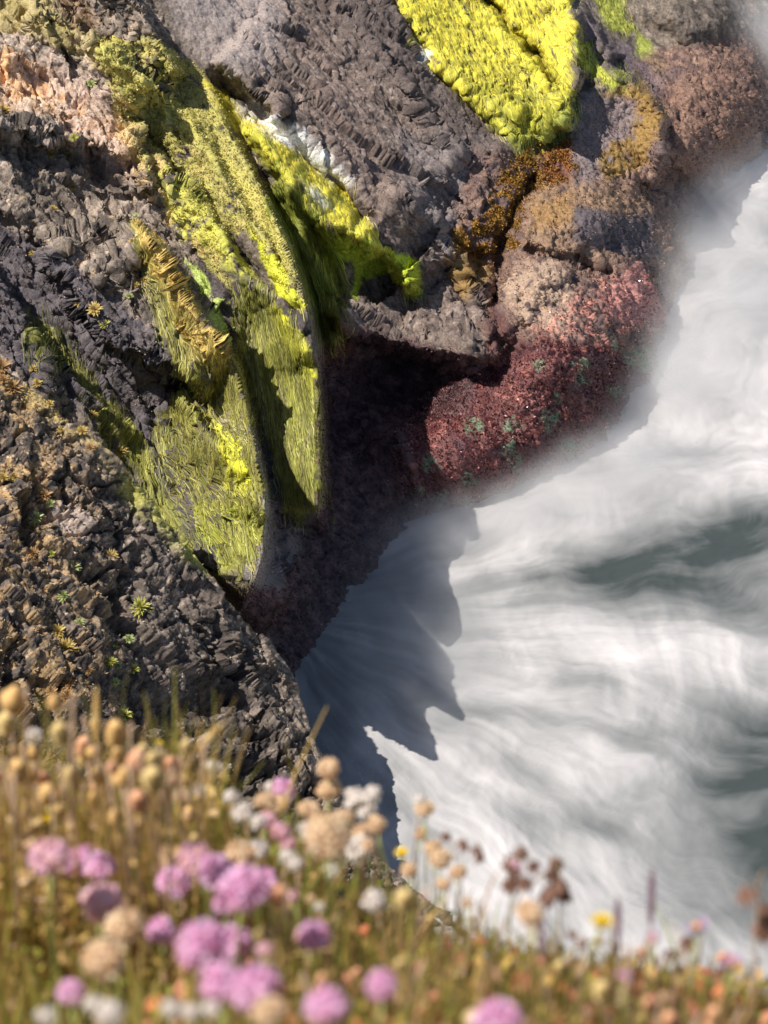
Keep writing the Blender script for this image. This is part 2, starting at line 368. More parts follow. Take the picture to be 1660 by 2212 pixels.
# strands, lower part
strB = pmask([(500,600),(560,610),(640,700),(684,790),(692,900),(690,1060),(640,1130),(600,1010),(560,880),(515,780),(500,680)], 5)
fs_ = fbm(np.stack([U/10. + V/45., V/85., U*0+3], -1), 4, .6); strB = strB * sstep(-.20, -.06, .7*pn1 + .25*pn2 + .9*fs_)
mixc(strB, (.24, .25, .05)); mixc(strB * sstep(0, .3, pn2), (.36, .36, .08), .7); mixc(strB * sstep(-.05, -.3, pn2), (.10, .10, .04), .7)
mixc(pmask([(585,650),(620,680),(665,740),(684,780),(680,820),(660,790),(630,730),(600,700)], 4), (.66, .64, .05))  # sunlit crest band of rib B, its brightness painted in
mixc(pmask([(535,480),(580,540),(620,590),(660,668),(630,672),(600,630),(560,560)], 4), (.60, .60, .06))  # upper crest strip, likewise painted as lit
strC = pmask([(590,390),(640,400),(700,470),(720,560),(740,700),(700,720),(660,640),(620,520),(570,430)], 6)
mixc(strC, (.20, .24, .035))  # shaded face under the lip, painted as a darker green
strA = pmask([(275,465),(350,545),(410,650),(470,710),(515,800),(540,900),(575,1080),(560,1200),(510,1240),(440,1130),(350,1010),(330,930),(370,860),(380,800),(340,700),(310,560)], 5)
strAm = strA * np.clip(sstep(-.25, -.05, pn1 + .55 * sstep(0, 60, U - (330 + (V - 850) * .25)) + (V < 850)), 0, 1)
strAm = strAm * sstep(-.18, -.05, .6*pn1 + .25*pn2 + .9*fs_)
mixc(strAm, (.26, .24, .06)); mixc(strAm * sstep(-.05, -.3, pn2), (.11, .10, .045), .7)
mixc(pmask([(275,465),(330,500),(400,610),(430,690),(480,720),(500,790),(470,800),(420,760),(370,640),(320,560)], 5), (.58, .40, .12), .9)
mixc(pmask([(440,890),(520,950),(550,1040),(530,1060),(480,980)], 5), (.70, .68, .05))
mixc(pmask([(420,1080),(575,1080),(560,1200),(500,1240),(440,1160)], 6, .9), (.34, .36, .05), .9)
mixc(pmask([(60,660),(150,740),(230,860),(330,1000),(430,1180),(440,1230),(370,1130),(200,900),(60,740)], 8, .8), (.28, .27, .06), .85)
mixc(pmask([(400,560),(440,590),(490,700),(500,760),(450,680)], 5, .6), (.40, .48, .12), .8)
# rib C: yellow slab with white
yC = pmask([(440,170),(540,250),(640,330),(740,380),(800,490),(905,640),(880,640),(830,560),(770,510),(700,480),(640,410),(560,330),(480,250)], 5)
mixc(yC, (.80, .70, .08))
mixc(pmask([(540,250),(600,330),(660,400),(600,400),(530,300)], 6, .95), (.38, .40, .05), .8)
mixc(pmask([(500,220),(620,270),(700,330),(760,400),(740,400),(640,330),(570,290),(510,250)], 8, .85), (.78, .73, .66), .85)
mixc(pmask([(545,225),(600,250),(660,320),(735,385),(720,400),(640,330),(560,260)], 7), (.80, .76, .74), .85)
mixc(pmask([(535,212),(612,258),(705,338),(755,398),(742,402),(650,335),(570,270),(526,232)], 4) * sstep(-.25, .0, pn2), (.76, .73, .68), .8)
mixc(pmask([(640,385),(700,420),(720,450),(690,450)], 8), (.60, .60, .60), .8)
mixc(pmask([(690,500),(740,500),(905,560),(915,650),(880,640),(850,590),(790,600),(770,650),(755,640),(765,560),(700,560),(685,590)], 6, .62), (.46, .54, .05), .95)
# yellow slab E
yE = pmask([(820,-260),(1150,-260),(1225,-60),(1243,60),(1235,160),(1225,260),(1170,310),(1120,320),(1060,250),(960,170),(885,90)], 6)
yE = yE * sstep(-.34, -.22, .7*pn2 + .9*fr_ + .5*pn1)
mixc(yE, (.76, .66, .07)); mixc(yE * sstep(.05, .3, pn2), (.86, .76, .12), .7); mixc(yE * sstep(-.05, -.3, pn2), (.42, .42, .045), .7)
mixc(yE * sstep(190, 310, V), (.46, .50, .05), .65); mixc(yE * sstep(.02, .2, fr_) * sstep(60, 220, V), (.30, .32, .05), .6)  # shading of the lower slab and its creases, painted dark green
mixc(pmask([(880,70),(930,110),(935,165),(905,120)], 6), (.82, .80, .76), .9)
mixc(pmask([(1170,280),(1250,210),(1250,330),(1130,340),(1100,310)], 14, .7), (.30, .36, .10), .8)
gE = pmask([(1270,-60),(1330,-60),(1350,40),(1375,60),(1340,70),(1310,60)], 6)
mixc(gE, (.34, .38, .07), .9)
gE2 = pmask([(1245,80),(1280,100),(1300,150),(1350,150),(1390,185),(1330,190),(1270,160),(1250,130)], 5)
mixc(gE2, (.44, .48, .06), .95)
mixc(pmask([(1380,70),(1440,150),(1420,170),(1370,120)], 8, .5), (.38, .42, .07), .8)
# reef on the right
reef = sstep(-14, 14, poly_sd(wU, wV, [(1000,340),(1090,330),(1240,300),(1400,120),(1900,0),(1900,1400),(700,1400),(850,1040),(870,920),(1000,900),(1060,760),(1030,600),(980,520)]))
mixc(reef, (.19, .11, .08), .9)
mixc(reef * sstep(.05, .35, pn2), (.38, .25, .18), .65); mixc(reef * sstep(.0, -.28, pn2), (.075, .05, .055), .8)
grey = pmask([(1225,300),(1250,200),(1330,200),(1400,260),(1420,330),(1330,380),(1250,400)], 16); mixc(grey, (.20, .165, .165), .7); mixc(pmask([(1240,10),(1350,90),(1430,180),(1400,250),(1290,140)], 10, .9), (.13, .10, .12), .7)
mixc(pmask([(1460,190),(1560,140),(1660,260),(1640,360),(1500,380),(1430,300)], 16), (.23, .13, .09), .65)
orange = pmask([(1150,305),(1235,300),(1240,380),(1190,400),(1130,440),(1120,530),(1040,570),(980,545),(975,500),(1040,470),(1060,420),(1100,350)], 10, .95)
mixc(orange, (.30, .155, .018), .95); mixc(orange * sstep(0, -.25, pn3), (.10, .045, .012), .9)
mixc(pmask([(1170,310),(1240,300),(1235,390),(1180,395)], 12, .8), (.22, .065, .02), .8)
mixc(pmask([(1300,200),(1390,180),(1430,260),(1400,350),(1310,400),(1290,330),(1370,290),(1380,220)], 12, .75), (.28, .16, .02), .8)
mixc(pmask([(960,560),(1040,560),(1060,600),(1010,650)], 12, .7), (.30, .18, .05), .8)
mixc(pmask([(1140,410),(1260,390),(1400,430),(1430,560),(1300,560),(1140,540)], 20, .72), (.27, .17, .10), .8)
mixc(pmask([(1150,440),(1240,420),(1230,480),(1150,500)], 14, .7), (.30, .165, .05), .7)
mixc(pmask([(1240,450),(1400,470),(1430,560),(1330,560),(1230,520)], 14, .6), (.07, .065, .085), .8)
mixc(pmask([(1100,590),(1190,555),(1240,620),(1230,720),(1130,700),(1090,640)], 18, .85), (.42, .30, .21), .75)
pink = pmask([(1150,720),(1240,640),(1300,600),(1370,575),(1440,650),(1430,720),(1340,730),(1320,760),(1200,740)], 16)
mixc(pink * sstep(-.1, .15, pn2), (.44, .195, .15), .85)
mixc(pmask([(1370,570),(1420,640),(1440,700),(1340,700),(1290,650)], 14), (.52, .235, .20), .6)
mixc(pmask([(1060,640),(1100,700),(1150,760),(1060,800),(1050,700)], 14), (.09, .03, .03), .8)
maroon = pmask([(1020,800),(1180,730),(1330,760),(1400,800),(1330,960),(1090,1110),(860,1120),(850,960),(875,900),(930,840),(1010,800)], 12)
mixc(maroon, (.13, .035, .032), .92); mixc(maroon * sstep(.10, .30, pn2), (.40, .15, .125), .75); mixc(maroon * sstep(-.08, -.3, pn2), (.05, .012, .02), .8)
for gu, gv, gr in [(1025,925,26),(1110,915,26),(1190,905,28),(1230,970,24),(1100,970,22),(1165,790,14),(1255,790,18),(1250,820,14),(930,1000,22),(1010,1030,20),(905,1075,22),(950,1075,20),(1110,1000,22),(1330,740,20),(1380,780,30),(1330,850,22),(1210,860,14)]:
    r = np.hypot(wU - gu, wV - gv) / gr
    mixc(sstep(1.1, .6, r) * sstep(-.2, .1, pn3), (.17, .27, .16), .8)
# shaded cave and lower wall: mauve crust with pink, albedo darkened for the shade
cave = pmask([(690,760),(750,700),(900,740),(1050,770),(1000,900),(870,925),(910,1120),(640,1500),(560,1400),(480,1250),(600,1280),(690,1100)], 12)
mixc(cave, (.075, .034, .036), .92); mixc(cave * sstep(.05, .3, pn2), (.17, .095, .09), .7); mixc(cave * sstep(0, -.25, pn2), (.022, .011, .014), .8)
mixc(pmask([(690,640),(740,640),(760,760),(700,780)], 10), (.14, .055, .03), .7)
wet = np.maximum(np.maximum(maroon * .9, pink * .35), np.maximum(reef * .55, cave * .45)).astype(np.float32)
col *= 1.0 + ((.22 + .05 * reef + .20 * pink) * (1 - np.clip(strB + strC + strAm + yC + yE, 0, 1)))[..., None]; col = np.clip(col * (1 + .32 * wA * (1 - np.clip(strB + strAm + moss, 0, 1)))[..., None], 0, .9)
wet = np.maximum(wet, .8 * sstep(.75, .35, P0[..., 2])); disp = disp + cave * (.05 * fbm(q*4 + 51, 4, .6) + .03 * fb); algae = np.clip(strB + strC + strAm + yC + yE + moss * .5, 0, 1)
# combed relief in the algae: fine ribs along the fall line
sel = strA > .5; wv3 = (np.gradient(P0, axis=0) + .2 * np.gradient(P0, axis=1))[sel]; wv3 = wv3 / np.linalg.norm(wv3, axis=1)[:, None]
dA = wv3.mean(0); dA = (dA / np.linalg.norm(dA)).astype(np.float32); al = (q @ dA)[..., None] * dA
comb = fbm((q - al * 0.93) * 22, 3, .6, ridged=True); comb2 = fbm((q - al * .86) * 8, 3, ridged=True); tuft = fbm(q * 9 + 3, 3)
disp = disp * (1 - .72 * algae) + algae * (0.010 * comb + 0.03 * comb2 + 0.015 * tuft) + moss * .022 * pn3 + yE * ((.05 + .06 * sstep(90, 200, V)) * fbm(q * 3.2 + 77, 3, .6, ridged=True) + .035 * fbm(q * 13 + 7, 3, .6)) + yC * (.022 * fbm(q * 5 + 7, 3) + .018 * fbm(q * 14 + 7, 3, .6))
ar_ = np.linalg.norm(np.cross(np.gradient(P0, axis=1), np.gradient(P0, axis=0)), axis=-1); ar_ = ar_ / np.median(ar_)
disp = disp * np.clip(3.0 / np.maximum(ar_, 1e-3), .18, 1.0)
P1 = P0 + Nn * disp[..., None]
P1 = P1.astype(np.float32)
# top-level pieces: loose-standing boulders and mats of seaweed are cut out as meshes of their own
cu = .25*(U[:-1,:-1]+U[1:,:-1]+U[:-1,1:]+U[1:,1:]); cv = .25*(V[:-1,:-1]+V[1:,:-1]+V[:-1,1:]+V[1:,1:])
wcU = wU[:-1,:-1]; wcV = wV[:-1,:-1]
own = np.zeros(cu.shape, int)
def claim(i, m): 
    m = m[:-1, :-1] if m.shape == U.shape else m
    own[(own == 0) & m] = i
pieces = {
 1: ('seaweed_mat', 'bright yellow green seaweed blanket on the split slab at the top', 'seaweed', yE > .5),
 2: ('seaweed_mat', 'yellow and white streaked seaweed strip on the sunlit ledge below the grey slab', 'seaweed', yC > .5),
 3: ('seaweed_mat', 'green seaweed darkened for shade, hanging in the gully under the white streaked ledge', 'seaweed', strC > .5),
 4: ('seaweed_mat', 'long green strands draped over the rib beside the dark cave', 'seaweed', strB > .5),
 5: ('seaweed_mat', 'ochre seaweed rib turning to yellow strands above the broken spur', 'seaweed', strAm > .5),
 6: ('moss_mat', 'olive and tan mossy growth covering the wide sloping slab', 'moss', (moss > .5) | (tanm > .5)),
 7: ('seaweed_mat', 'orange brown rockweed filling the crevice beside the pink boulder', 'seaweed', orange > .5),
}
for i, (nm, lb, ct, m) in pieces.items(): claim(i, m)
boul = {
 20: ('boulder', 'large rounded boulder crusted tan above and pink below, beside the surf', [(1130,440),(1180,395),(1300,390),(1400,430),(1440,600),(1440,720),(1330,760),(1180,745),(1090,720),(1075,620),(1130,520)]),
 21: ('boulder', 'reddish brown boulder standing farthest out in the spray', [(1430,200),(1560,140),(1640,220),(1660,330),(1600,400),(1470,400),(1410,360),(1420,250)]),
 22: ('boulder', 'grey lumpy boulder with rockweed on its shoulder, below the bright green ledge', [(1245,190),(1300,190),(1400,190),(1425,300),(1400,400),(1300,388),(1240,380),(1225,300)]),
 23: ('rock_ledge', 'low wet maroon ledge dotted with green anemones at the water line', [(870,915),(1000,910),(1060,830),(1180,750),(1330,765),(1400,800),(1330,960),(1090,1110),(900,1110)]),
 24: ('rock_slab', 'grey brown slab of bare pitted rock between the two yellow slopes', [(560,-300),(830,-300),(1090,340),(1000,540),(1070,770),(900,735),(748,700),(830,540),(735,390),(600,250)]),
}
for i, (nm, lb, poly) in boul.items(): claim(i, poly_sd(wcU, wcV, poly) > 0)
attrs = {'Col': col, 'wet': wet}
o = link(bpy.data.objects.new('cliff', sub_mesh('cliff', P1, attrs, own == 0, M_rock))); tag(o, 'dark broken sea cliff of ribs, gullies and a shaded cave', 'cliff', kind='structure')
mats_obj = {}
for i, (nm, lb, ct, m) in pieces.items():
    o = link(bpy.data.objects.new(nm, sub_mesh(nm, P1, attrs, own == i, M_algae))); tag(o, lb, ct, kind='stuff'); mats_obj[i] = o
for i, (nm, lb, poly) in boul.items():
    o = link(bpy.data.objects.new(nm, sub_mesh(nm, P1, attrs, own == i, M_rock))); tag(o, lb, nm.replace('_', ' '))
# ------------------------------------------------------------------ strands, fronds and leaflets growing on the surfaces
def flow_field(P):
    Pu = np.gradient(P, axis=1); Pv = np.gradient(P, axis=0)
    a = (Pu*Pu).sum(-1); b_ = (Pu*Pv).sum(-1); c = (Pv*Pv).sum(-1); gu = -Pu[..., 2]; gv = -Pv[..., 2]
    det = a*c - b_*b_ + 1e-12; A = (gu*c - gv*b_)/det; B = (gv*a - gu*b_)/det
    s = np.sqrt(np.maximum(a*A*A + 2*b_*A*B + c*B*B, 1e-12)); return A/s, B/s
def box3(F, k):
    for ax in (0, 1):
        acc = F.copy()
        for i in range(1, k+1): acc = acc + np.roll(F, i, ax) + np.roll(F, -i, ax)
        F = acc / (2*k + 1)
    return F
rs = np.random.RandomState(11); WF = fbm(np.stack([U/22., V/75., U*0], -1), 3)
Ps = box3(P0, 5)
def fixed_flow(P, du, dv):
    Pu = np.gradient(P, axis=1); Pv = np.gradient(P, axis=0); w3 = Pu*du[..., None] + Pv*dv[..., None]
    s = np.linalg.norm(w3, axis=-1) + 1e-9; s = np.maximum(s, .35*np.median(s)); return dv/s, du/s      # rows, columns
fdu = .55 - .45 * sstep(300, 900, V) * sstep(900, 700, U); fdu = np.where(U > 820, .45, fdu)
FB, FA = fixed_flow(Ps, fdu, np.ones_like(fdu));  N0s = grid_normals(Ps); N1g = grid_normals(P1.astype(float))
def samp(F, i, j):
    i = np.clip(i, 0, F.shape[0]-1.001); j = np.clip(j, 0, F.shape[1]-1.001); i0 = i.astype(int); j0 = j.astype(int); fi = (i-i0); fj = (j-j0)
    if F.ndim == 3: fi = fi[:, None]; fj = fj[:, None]
    return F[i0, j0]*(1-fi)*(1-fj) + F[i0+1, j0]*fi*(1-fj) + F[i0, j0+1]*(1-fi)*fj + F[i0+1, j0+1]*fi*fj
def seeds(mask, n, blur=0):
    if blur: mask = box3(mask.astype(float), int(blur / SM))
    area = np.linalg.norm(np.cross(np.gradient(P0, axis=1), np.gradient(P0, axis=0)), axis=-1)
    vis = (U > -20) & (U < 1680) & (V > -20)
    w_ = (mask * np.minimum(area, np.percentile(area, 97)) * vis).ravel(); w_ = w_ / w_.sum()
    k = rs.choice(w_.size, n, p=w_); return k // U.shape[1] + rs.rand(n), k % U.shape[1] + rs.rand(n)
def strands(name, mask, n, lmin, lmax, wd, tint, lift=(.006, .03), steps=9, wig=.25, parent=None, mat=None):
    i, j = seeds(mask, n, 7); L = rs.uniform(lmin, lmax, n); st = L / steps; lf = rs.uniform(lift[0], lift[1], n)
    base = samp(col, i, j) ; br = rs.uniform(.65, 1.35, n)[:, None]; tc = np.array(tint)[rs.randint(0, len(tint), n)]
    c0 = (base * .45 + tc * .55) * br * samp(PATCH, i, j)[:, None]
    ph = rs.uniform(0, 6.28, n); L = L * rs.uniform(.4, 1.2, n); st = L / steps; fr = rs.uniform(1.5, 3.5, n); pts = []; nrm = []
    for s in range(steps + 1):
        p = samp(P1, i, j) ; nn = samp(N0s, i, j); pts.append(p + nn * (lf * math.sin(math.pi * min(1, .25 + .75*s/steps)) )[:, None]); nrm.append(nn)
        A = samp(FA, i, j); B = samp(FB, i, j); w_ = .45 * wig * np.sin(ph + fr * s * .9) + .3*wig*rs.randn(n) + 3.8*wig*samp(WF, i, j)
        i = i + st * (B + w_ * A * .5); j = j + st * (A - w_ * B * .5) + st * w_ * 20
    pts = np.array(pts); nrm = np.array(nrm)
    jump = np.linalg.norm(np.diff(pts, axis=0), axis=-1).max(0) < .22
    T_ = np.gradient(pts, axis=0); Sx = np.cross(T_, nrm); Sx /= np.linalg.norm(Sx, axis=-1)[..., None] + 1e-9
    prof = np.array([.6] + [1.] * (steps - 1) + [.25])[:, None] * (wd * rs.uniform(.6, 1.5, n))[None]
    tw = nrm * (rs.uniform(-.2, .2, n))[None, :, None]
    Lf = pts - (Sx + tw) * prof[..., None]; Rt = pts + (Sx + tw) * prof[..., None]
    vv = np.stack([Lf, Rt], 2).transpose(1, 0, 2, 3)[jump]    # n, steps+1, 2, 3
    m = vv.shape[0]; cc = np.repeat(c0[jump][:, None], (steps+1)*2, 1) * np.repeat(np.linspace(.9, 1.08, steps+1), 2)[None, :, None]
    b0 = (np.arange(m) * (steps+1)*2)[:, None, None]; k = (np.arange(steps) * 2)[None, :, None]; f = b0 + k + np.array([0, 1, 3, 2])[None, None]
    me = np_mesh(name, vv.reshape(-1, 3), f.reshape(-1, 4), {'Col': np.clip(cc, 0, .9).reshape(-1, 3), 'wet': np.full(m*(steps+1)*2, .3, np.float32)}, mat or M_strand)
    return link(bpy.data.objects.new(name, me), parent)
def bits_mesh(name, P, Nm, c0, size, mat, wetv=.0, asp=1.8, up=.6):
    """small leaf-like diamonds, folded along the middle, standing at random angles"""
    n = len(P); d = rs.normal(size=(n, 3)); d /= np.linalg.norm(d, axis=1)[:, None]; d = d + Nm * up; d /= np.linalg.norm(d, axis=1)[:, None]
    s = np.cross(d, rs.normal(size=(n, 3))); s /= np.linalg.norm(s, axis=1)[:, None]; h = size * rs.uniform(.5, 1.5, n)[:, None]
    b0 = P - Nm * h * .2; vv = np.stack([b0, b0 + d*h*asp*.5 + s*h*.5, b0 + d*h*asp, b0 + d*h*asp*.5 - s*h*.5 + np.cross(d, s)*h*.25], 1)
    f = (np.arange(n) * 4)[:, None] + np.array([0, 1, 2, 3])[None]
    me = np_mesh(name, vv.reshape(-1, 3), f, {'Col': np.clip(np.repeat(c0, 4, 0), 0, .9), 'wet': np.full(n*4, wetv, np.float32)}, mat, smooth=False)
    return me
def bits(name, mask, n, size, tint, mixb=.5, wetv=.2, parent=None, mat=None, up=.6, asp=1.8):
    i, j = seeds(mask, n); P = samp(P1, i, j); Nm = samp(N1g, i, j); br = rs.uniform(.55, 1.5, n)[:, None]; tc = np.array(tint)[rs.randint(0, len(tint), n)]
    return link(bpy.data.objects.new(name, bits_mesh(name, P, Nm, (samp(col, i, j)*mixb + tc*(1-mixb))*br, size, mat or M_frond, wetv, asp, up)), parent)
def leaf_mat(name, rough, spec, trans=.0):
    m, n, b = new_mat(name); at = N(n, 'ShaderNodeAttribute', attribute_name='Col')
    n.links.new(at.outputs['Color'], b.inputs['Base Color']); b.inputs['Roughness'].default_value = rough; b.inputs['Specular IOR Level'].default_value = spec
    if trans:
        out = n.nodes['Material Output']; t = N(n, 'ShaderNodeBsdfTranslucent'); n.links.new(at.outputs['Color'], t.inputs[0]); mx = N(n, 'ShaderNodeMixShader'); mx.inputs[0].default_value = trans
        n.links.new(b.outputs[0], mx.inputs[1]); n.links.new(t.outputs[0], mx.inputs[2]); n.links.new(mx.outputs[0], out.inputs[0])
    return m
M_strand = leaf_mat('strand', .6, .3, .25); M_frond = leaf_mat('frond', .55, .4, .15); M_wetfrond = leaf_mat('wet_frond', .16, .8)
PATCH = np.clip(1.0 + 1.2 * pn2 + .6 * fr_, .4, 1.45)
white = (col[..., 2] > .3); pal = [(.70,.66,.30), (.62,.60,.22), (.30,.25,.08), (.34,.30,.09)]
yel = [(.80,.70,.13), (.68,.61,.10), (.86,.78,.22), (.54,.52,.08)]
grn = [(.42,.42,.06), (.52,.52,.10), (.30,.31,.05), (.60,.58,.16), (.20,.21,.045)]
strands('strands', yE * ~white * sstep(240, 150, V), int(5500), .08, .30, .006, yel + [(.50,.46,.07)], (.002, .014), 6, .5, mats_obj[1])
strands('strands', yE * ~white * sstep(120, 230, V), int(4000), .10, .34, .006, yel[:1] + grn[:4] + [(.16,.18,.04)], (.002, .018), 6, .5, mats_obj[1])  # greener, darker tints carry the painted shading of the lower slab
strands('strands', np.clip(gE + gE2, 0, 1), 1600, .06, .2, .006, grn + yel[:1], (.002, .016), 5, .5, mats_obj[1])
strands('strands', yC * ~white, int(3000), .08, .25, .006, yel, (.002, .014), 6, .5, mats_obj[2])
strands('strands', strC, int(2600), .25, .7, .006, grn[:3] + grn[4:], (.005, .03), 9, .3, mats_obj[3])
strands('strands', strB * (.15 + sstep(-.25, .1, pn2)), int(5500), .15, .9, .0045, grn + pal, (.002, .022), 11, .35, mats_obj[4])
strands('strands', (strAm + .12 * strA) * (.15 + sstep(-.25, .1, pn2)), int(5500), .15, .9, .0045, grn + pal + [(.56,.48,.10)], (.002, .024), 11, .45, mats_obj[5])
wallstr = pmask([(60,640),(150,720),(240,860),(330,1000),(430,1180),(440,1230),(370,1130),(200,900),(60,740)], 12, .75) + .5*pmask([(300,1000),(440,1130),(510,1240),(450,1235),(340,1090)], 10, .7)
o = strands('seaweed', wallstr, 1700, .2, .7, .005, [(.30,.30,.06), (.36,.34,.09), (.22,.24,.05)], (.005, .04), 9, .4); tag(o, 'thin straggling olive strands on the shaded wall behind the near spur', 'seaweed', kind='stuff')
bits('leaflets', np.clip(moss + tanm, 0, 1), 26000, .017, [(.48,.42,.12), (.60,.50,.20), (.30,.28,.08), (.66,.58,.14)], .5, .1, mats_obj[6], up=.5)
bits('fronds', orange, 15000, .020, [(.34,.18,.02), (.26,.12,.015), (.42,.26,.04), (.12,.05,.01)], .4, .5, mats_obj[7])
rf = np.clip(reef * (1 - np.clip(orange + pink + maroon, 0, 1)), 0, 1) * (sstep(-.3, .2, pn2) * .8 + .2)
o = bits('seaweed', rf, 30000, .017, [(.22,.13,.09), (.30,.17,.06), (.14,.08,.07), (.34,.25,.19)], .65, .5); tag(o, 'short brown seaweed turf speckled over the boulders by the surf', 'seaweed', kind='stuff')
o = bits('seaweed', np.clip(maroon + .25*pink, 0, 1), 34000, .014, [(.15,.03,.03), (.09,.02,.025), (.20,.06,.05), (.11,.03,.03)], .55, .9, mat=M_wetfrond, up=.3); tag(o, 'glistening maroon seaweed turf on the wet ledge', 'seaweed', kind='stuff')
o = bits('seaweed', np.clip(maroon + .5*pink, 0, 1) * sstep(-.1, .2, pn2), 7000, .022, [(.42,.17,.14), (.30,.10,.09), (.05,.012,.016), (.05,.012,.016)], .2, .8, mat=M_wetfrond, up=.8); tag(o, 'coarser pink and dark red fronds in clumps on the wet ledge', 'seaweed', kind='stuff')
o = bits('seaweed', cave * (V < 1450), 9000, .018, [(.09,.035,.035), (.05,.02,.022), (.16,.085,.08)], .6, .6); tag(o, 'mauve seaweed crust, darkened for shade, on the lower wall', 'seaweed', kind='stuff')
o = bits('dry_plants', wA * sstep(.0, .35, pn3 + .4*pn1), 20000, .014, [(.40,.28,.15), (.30,.22,.14), (.46,.36,.14), (.25,.16,.10), (.56,.46,.38), (.50,.38,.30)], .5, .0, up=1.0); tag(o, 'sparse dry brown plants caught in the broken upper cliff', 'dry plants', kind='stuff')
# ------------------------------------------------------------------ near spur: broken dark rock on the left
crest_px = [(-330,560),(-160,680),(0,782),(100,862),(180,925),(262,992),(350,1110),(440,1228),(500,1300),(560,1372),(610,1430),(645,1495),(668,1570),(690,1645),(720,1730),(790,1830),(900,1930),(1060,2030)]
crest_z = [6.2, 5.5, 4.9, 4.6, 4.35, 4.05, 3.45, 2.85, 2.6, 2.15, 1.85, 1.65, 1.5, 1.35, 1.1, .6, .2, -.2]
cp = np.array(crest_px, float); cz = np.array(crest_z)
cl = np.concatenate([[0], np.cumsum(np.hypot(*np.diff(cp, axis=0).T))])
s_ = np.arange(0, cl[-1], 2.2*SM)
cuu = np.interp(s_, cl, cp[:, 0]); cvv = np.interp(s_, cl, cp[:, 1]); czz = np.interp(s_, cl, cz)

kw = int(30 / SM)
def sm(a): return np.convolve(np.pad(a, kw, mode='edge'), np.ones(2*kw+1)/(2*kw+1), 'valid')
cuu, cvv, czz = sm(cuu), sm(cvv), sm(czz)
tt = np.concatenate([np.linspace(-1, -.02, 46), np.arange(0, 1150, 2.3*SM)])
S, T = np.meshgrid(np.arange(len(s_)), tt); CU = cuu[S]; CV = cvv[S]; CZ = czz[S]
Tn = np.maximum(T, 0)
SU = CU - .80 * Tn; SV = CV + .60 * Tn
ctl = [(p[0], p[1]) for p in crest_px]; cvals = list(crest_z)
for p, z in [((-300,1200),4.7),((0,1200),3.95),((0,1650),3.3),((0,2050),3.0),((150,1050),4.0),((250,1280),3.2),((250,1650),2.6),((450,1480),2.1),((450,1850),1.6),((570,1560),1.65),((600,1750),1.15),((640,1950),.9),((-500,1700),4.1),((300,2200),2.0),((700,2300),.6),((-700,1100),5.4)]:
    ctl.append(p); cvals.append(z)
SZ = tps(ctl, cvals, SU, SV, 1e-5)
SP = at_z(SU, SV, SZ)
# hidden back of the crest, falling away to the gully
k = np.maximum(-T, 0)[..., None]
SP = SP + k * np.array([.15, .7, -3.4]) + np.sqrt(k) * np.array([.03, .12, 0])
SN = grid_normals(SP); SN = np.where((SN[..., 2] < -0.3)[..., None], -SN, SN)
sq = SP.astype(np.float32); dv2 = np.array([.6, -.1, -.75], np.float32); dv2 /= np.linalg.norm(dv2)
sal = (sq @ dv2)[..., None] * dv2; sqs = sq - sal * .35
sbig = fbm(sqs * 1.1 + 50, 4); srid = fbm(sqs * 2.6 + 60, 4, ridged=True)
wz2 = .4 * np.stack([sbig, srid, sbig], -1); fA = facets(sqs * 2.2 + wz2); fB = facets(sqs * 5 + 3 + wz2); fC = facets(sq * 11 + 7); fD = facets(sq * 22 + 2)
sfine = fbm(sq * 18 + 4, 4, .6); smed = fbm(sq * 5 + 8, 4)
cliffy = sstep(-.1, .3, fbm(sq * .9 + 90, 2) + .35 * sstep(1350, 1700, SV))
sd_ = .14 * sbig + .06 * (srid - .2) + (.4 + .7*cliffy) * (.22 * fA + .08 * fB) + (.5 + .5*cliffy) * .022 * fC + .010 * fD + .035 * smed + .014 * sfine
h1, h2, hid = cells(sqs * 3.0 + wz2); k1, k2, kid = cells(sqs * 7.5 + 4); sd_ = sd_ - .09 * (.4 + cliffy) * sstep(.13, 0, h2 - h1) - .022 * sstep(.15, 0, k2 - k1)
# recesses that hold shade
def sblob(cu_, cv_, ru, rv, h, ang=0, p=3.):
    c, s = math.cos(R(ang)), math.sin(R(ang)); x = SU + 60*smed - cu_; y = SV + 60*smed - cv_
    return h * np.exp(-np.hypot((x*c + y*s)/ru, (-x*s + y*c)/rv) ** p)
for a in [(205,1255,34,24,-0.17,15),(255,1290,30,30,-0.15,0),(270,1350,40,28,-0.15,20),(330,1500,120,34,-0.21,15),(430,1600,110,60,-0.30,25),(500,1690,90,50,-0.36,20),(300,1560,60,26,-0.18,10),(100,1520,30,60,-0.18,-10),(560,1620,40,26,-0.18,40),(350,1430,60,22,-0.13,20),(470,1420,50,18,-0.12,35),(30,1440,30,60,-0.15,0)]:
    sd_ = sd_ + sblob(*a)
dd, ss_, t_ = seg_dist(SU + 40*smed, SV + 40*smed, [(150,1290),(260,1330),(380,1440),(520,1490),(600,1600)]); sd_ += .22 * np.where(ss_ < 0, np.exp(-dd/70), np.exp(-(dd/10)**2))
sd_ = sd_ * (.35 + .65 * sstep(-.1, 40, T)); P2 = (SP + SN * sd_[..., None]).astype(np.float32)
scol = np.zeros(SU.shape + (3,), np.float32) + C(.125, .10, .082)
def smix(m, c, k=1.):
    global scol
    m = (np.clip(m, 0, 1) * k)[..., None]; scol = scol * (1 - m) + C(*c) * m
a1 = fbm(sq * 2.2 + 71, 5, .6); a2 = fbm(sq * 6 + 81, 5, .65); a3 = fbm(sq * 14 + 91, 3, .6)
smix(sstep(0, .3, a1), (.19, .155, .13)); smix(sstep(.12, .3, a2), (.36, .29, .24), .75); smix(sstep(0, -.25, a2), (.05, .042, .04), .8)
left = sstep(330, 60, SU - (SV - 1300) * .1)
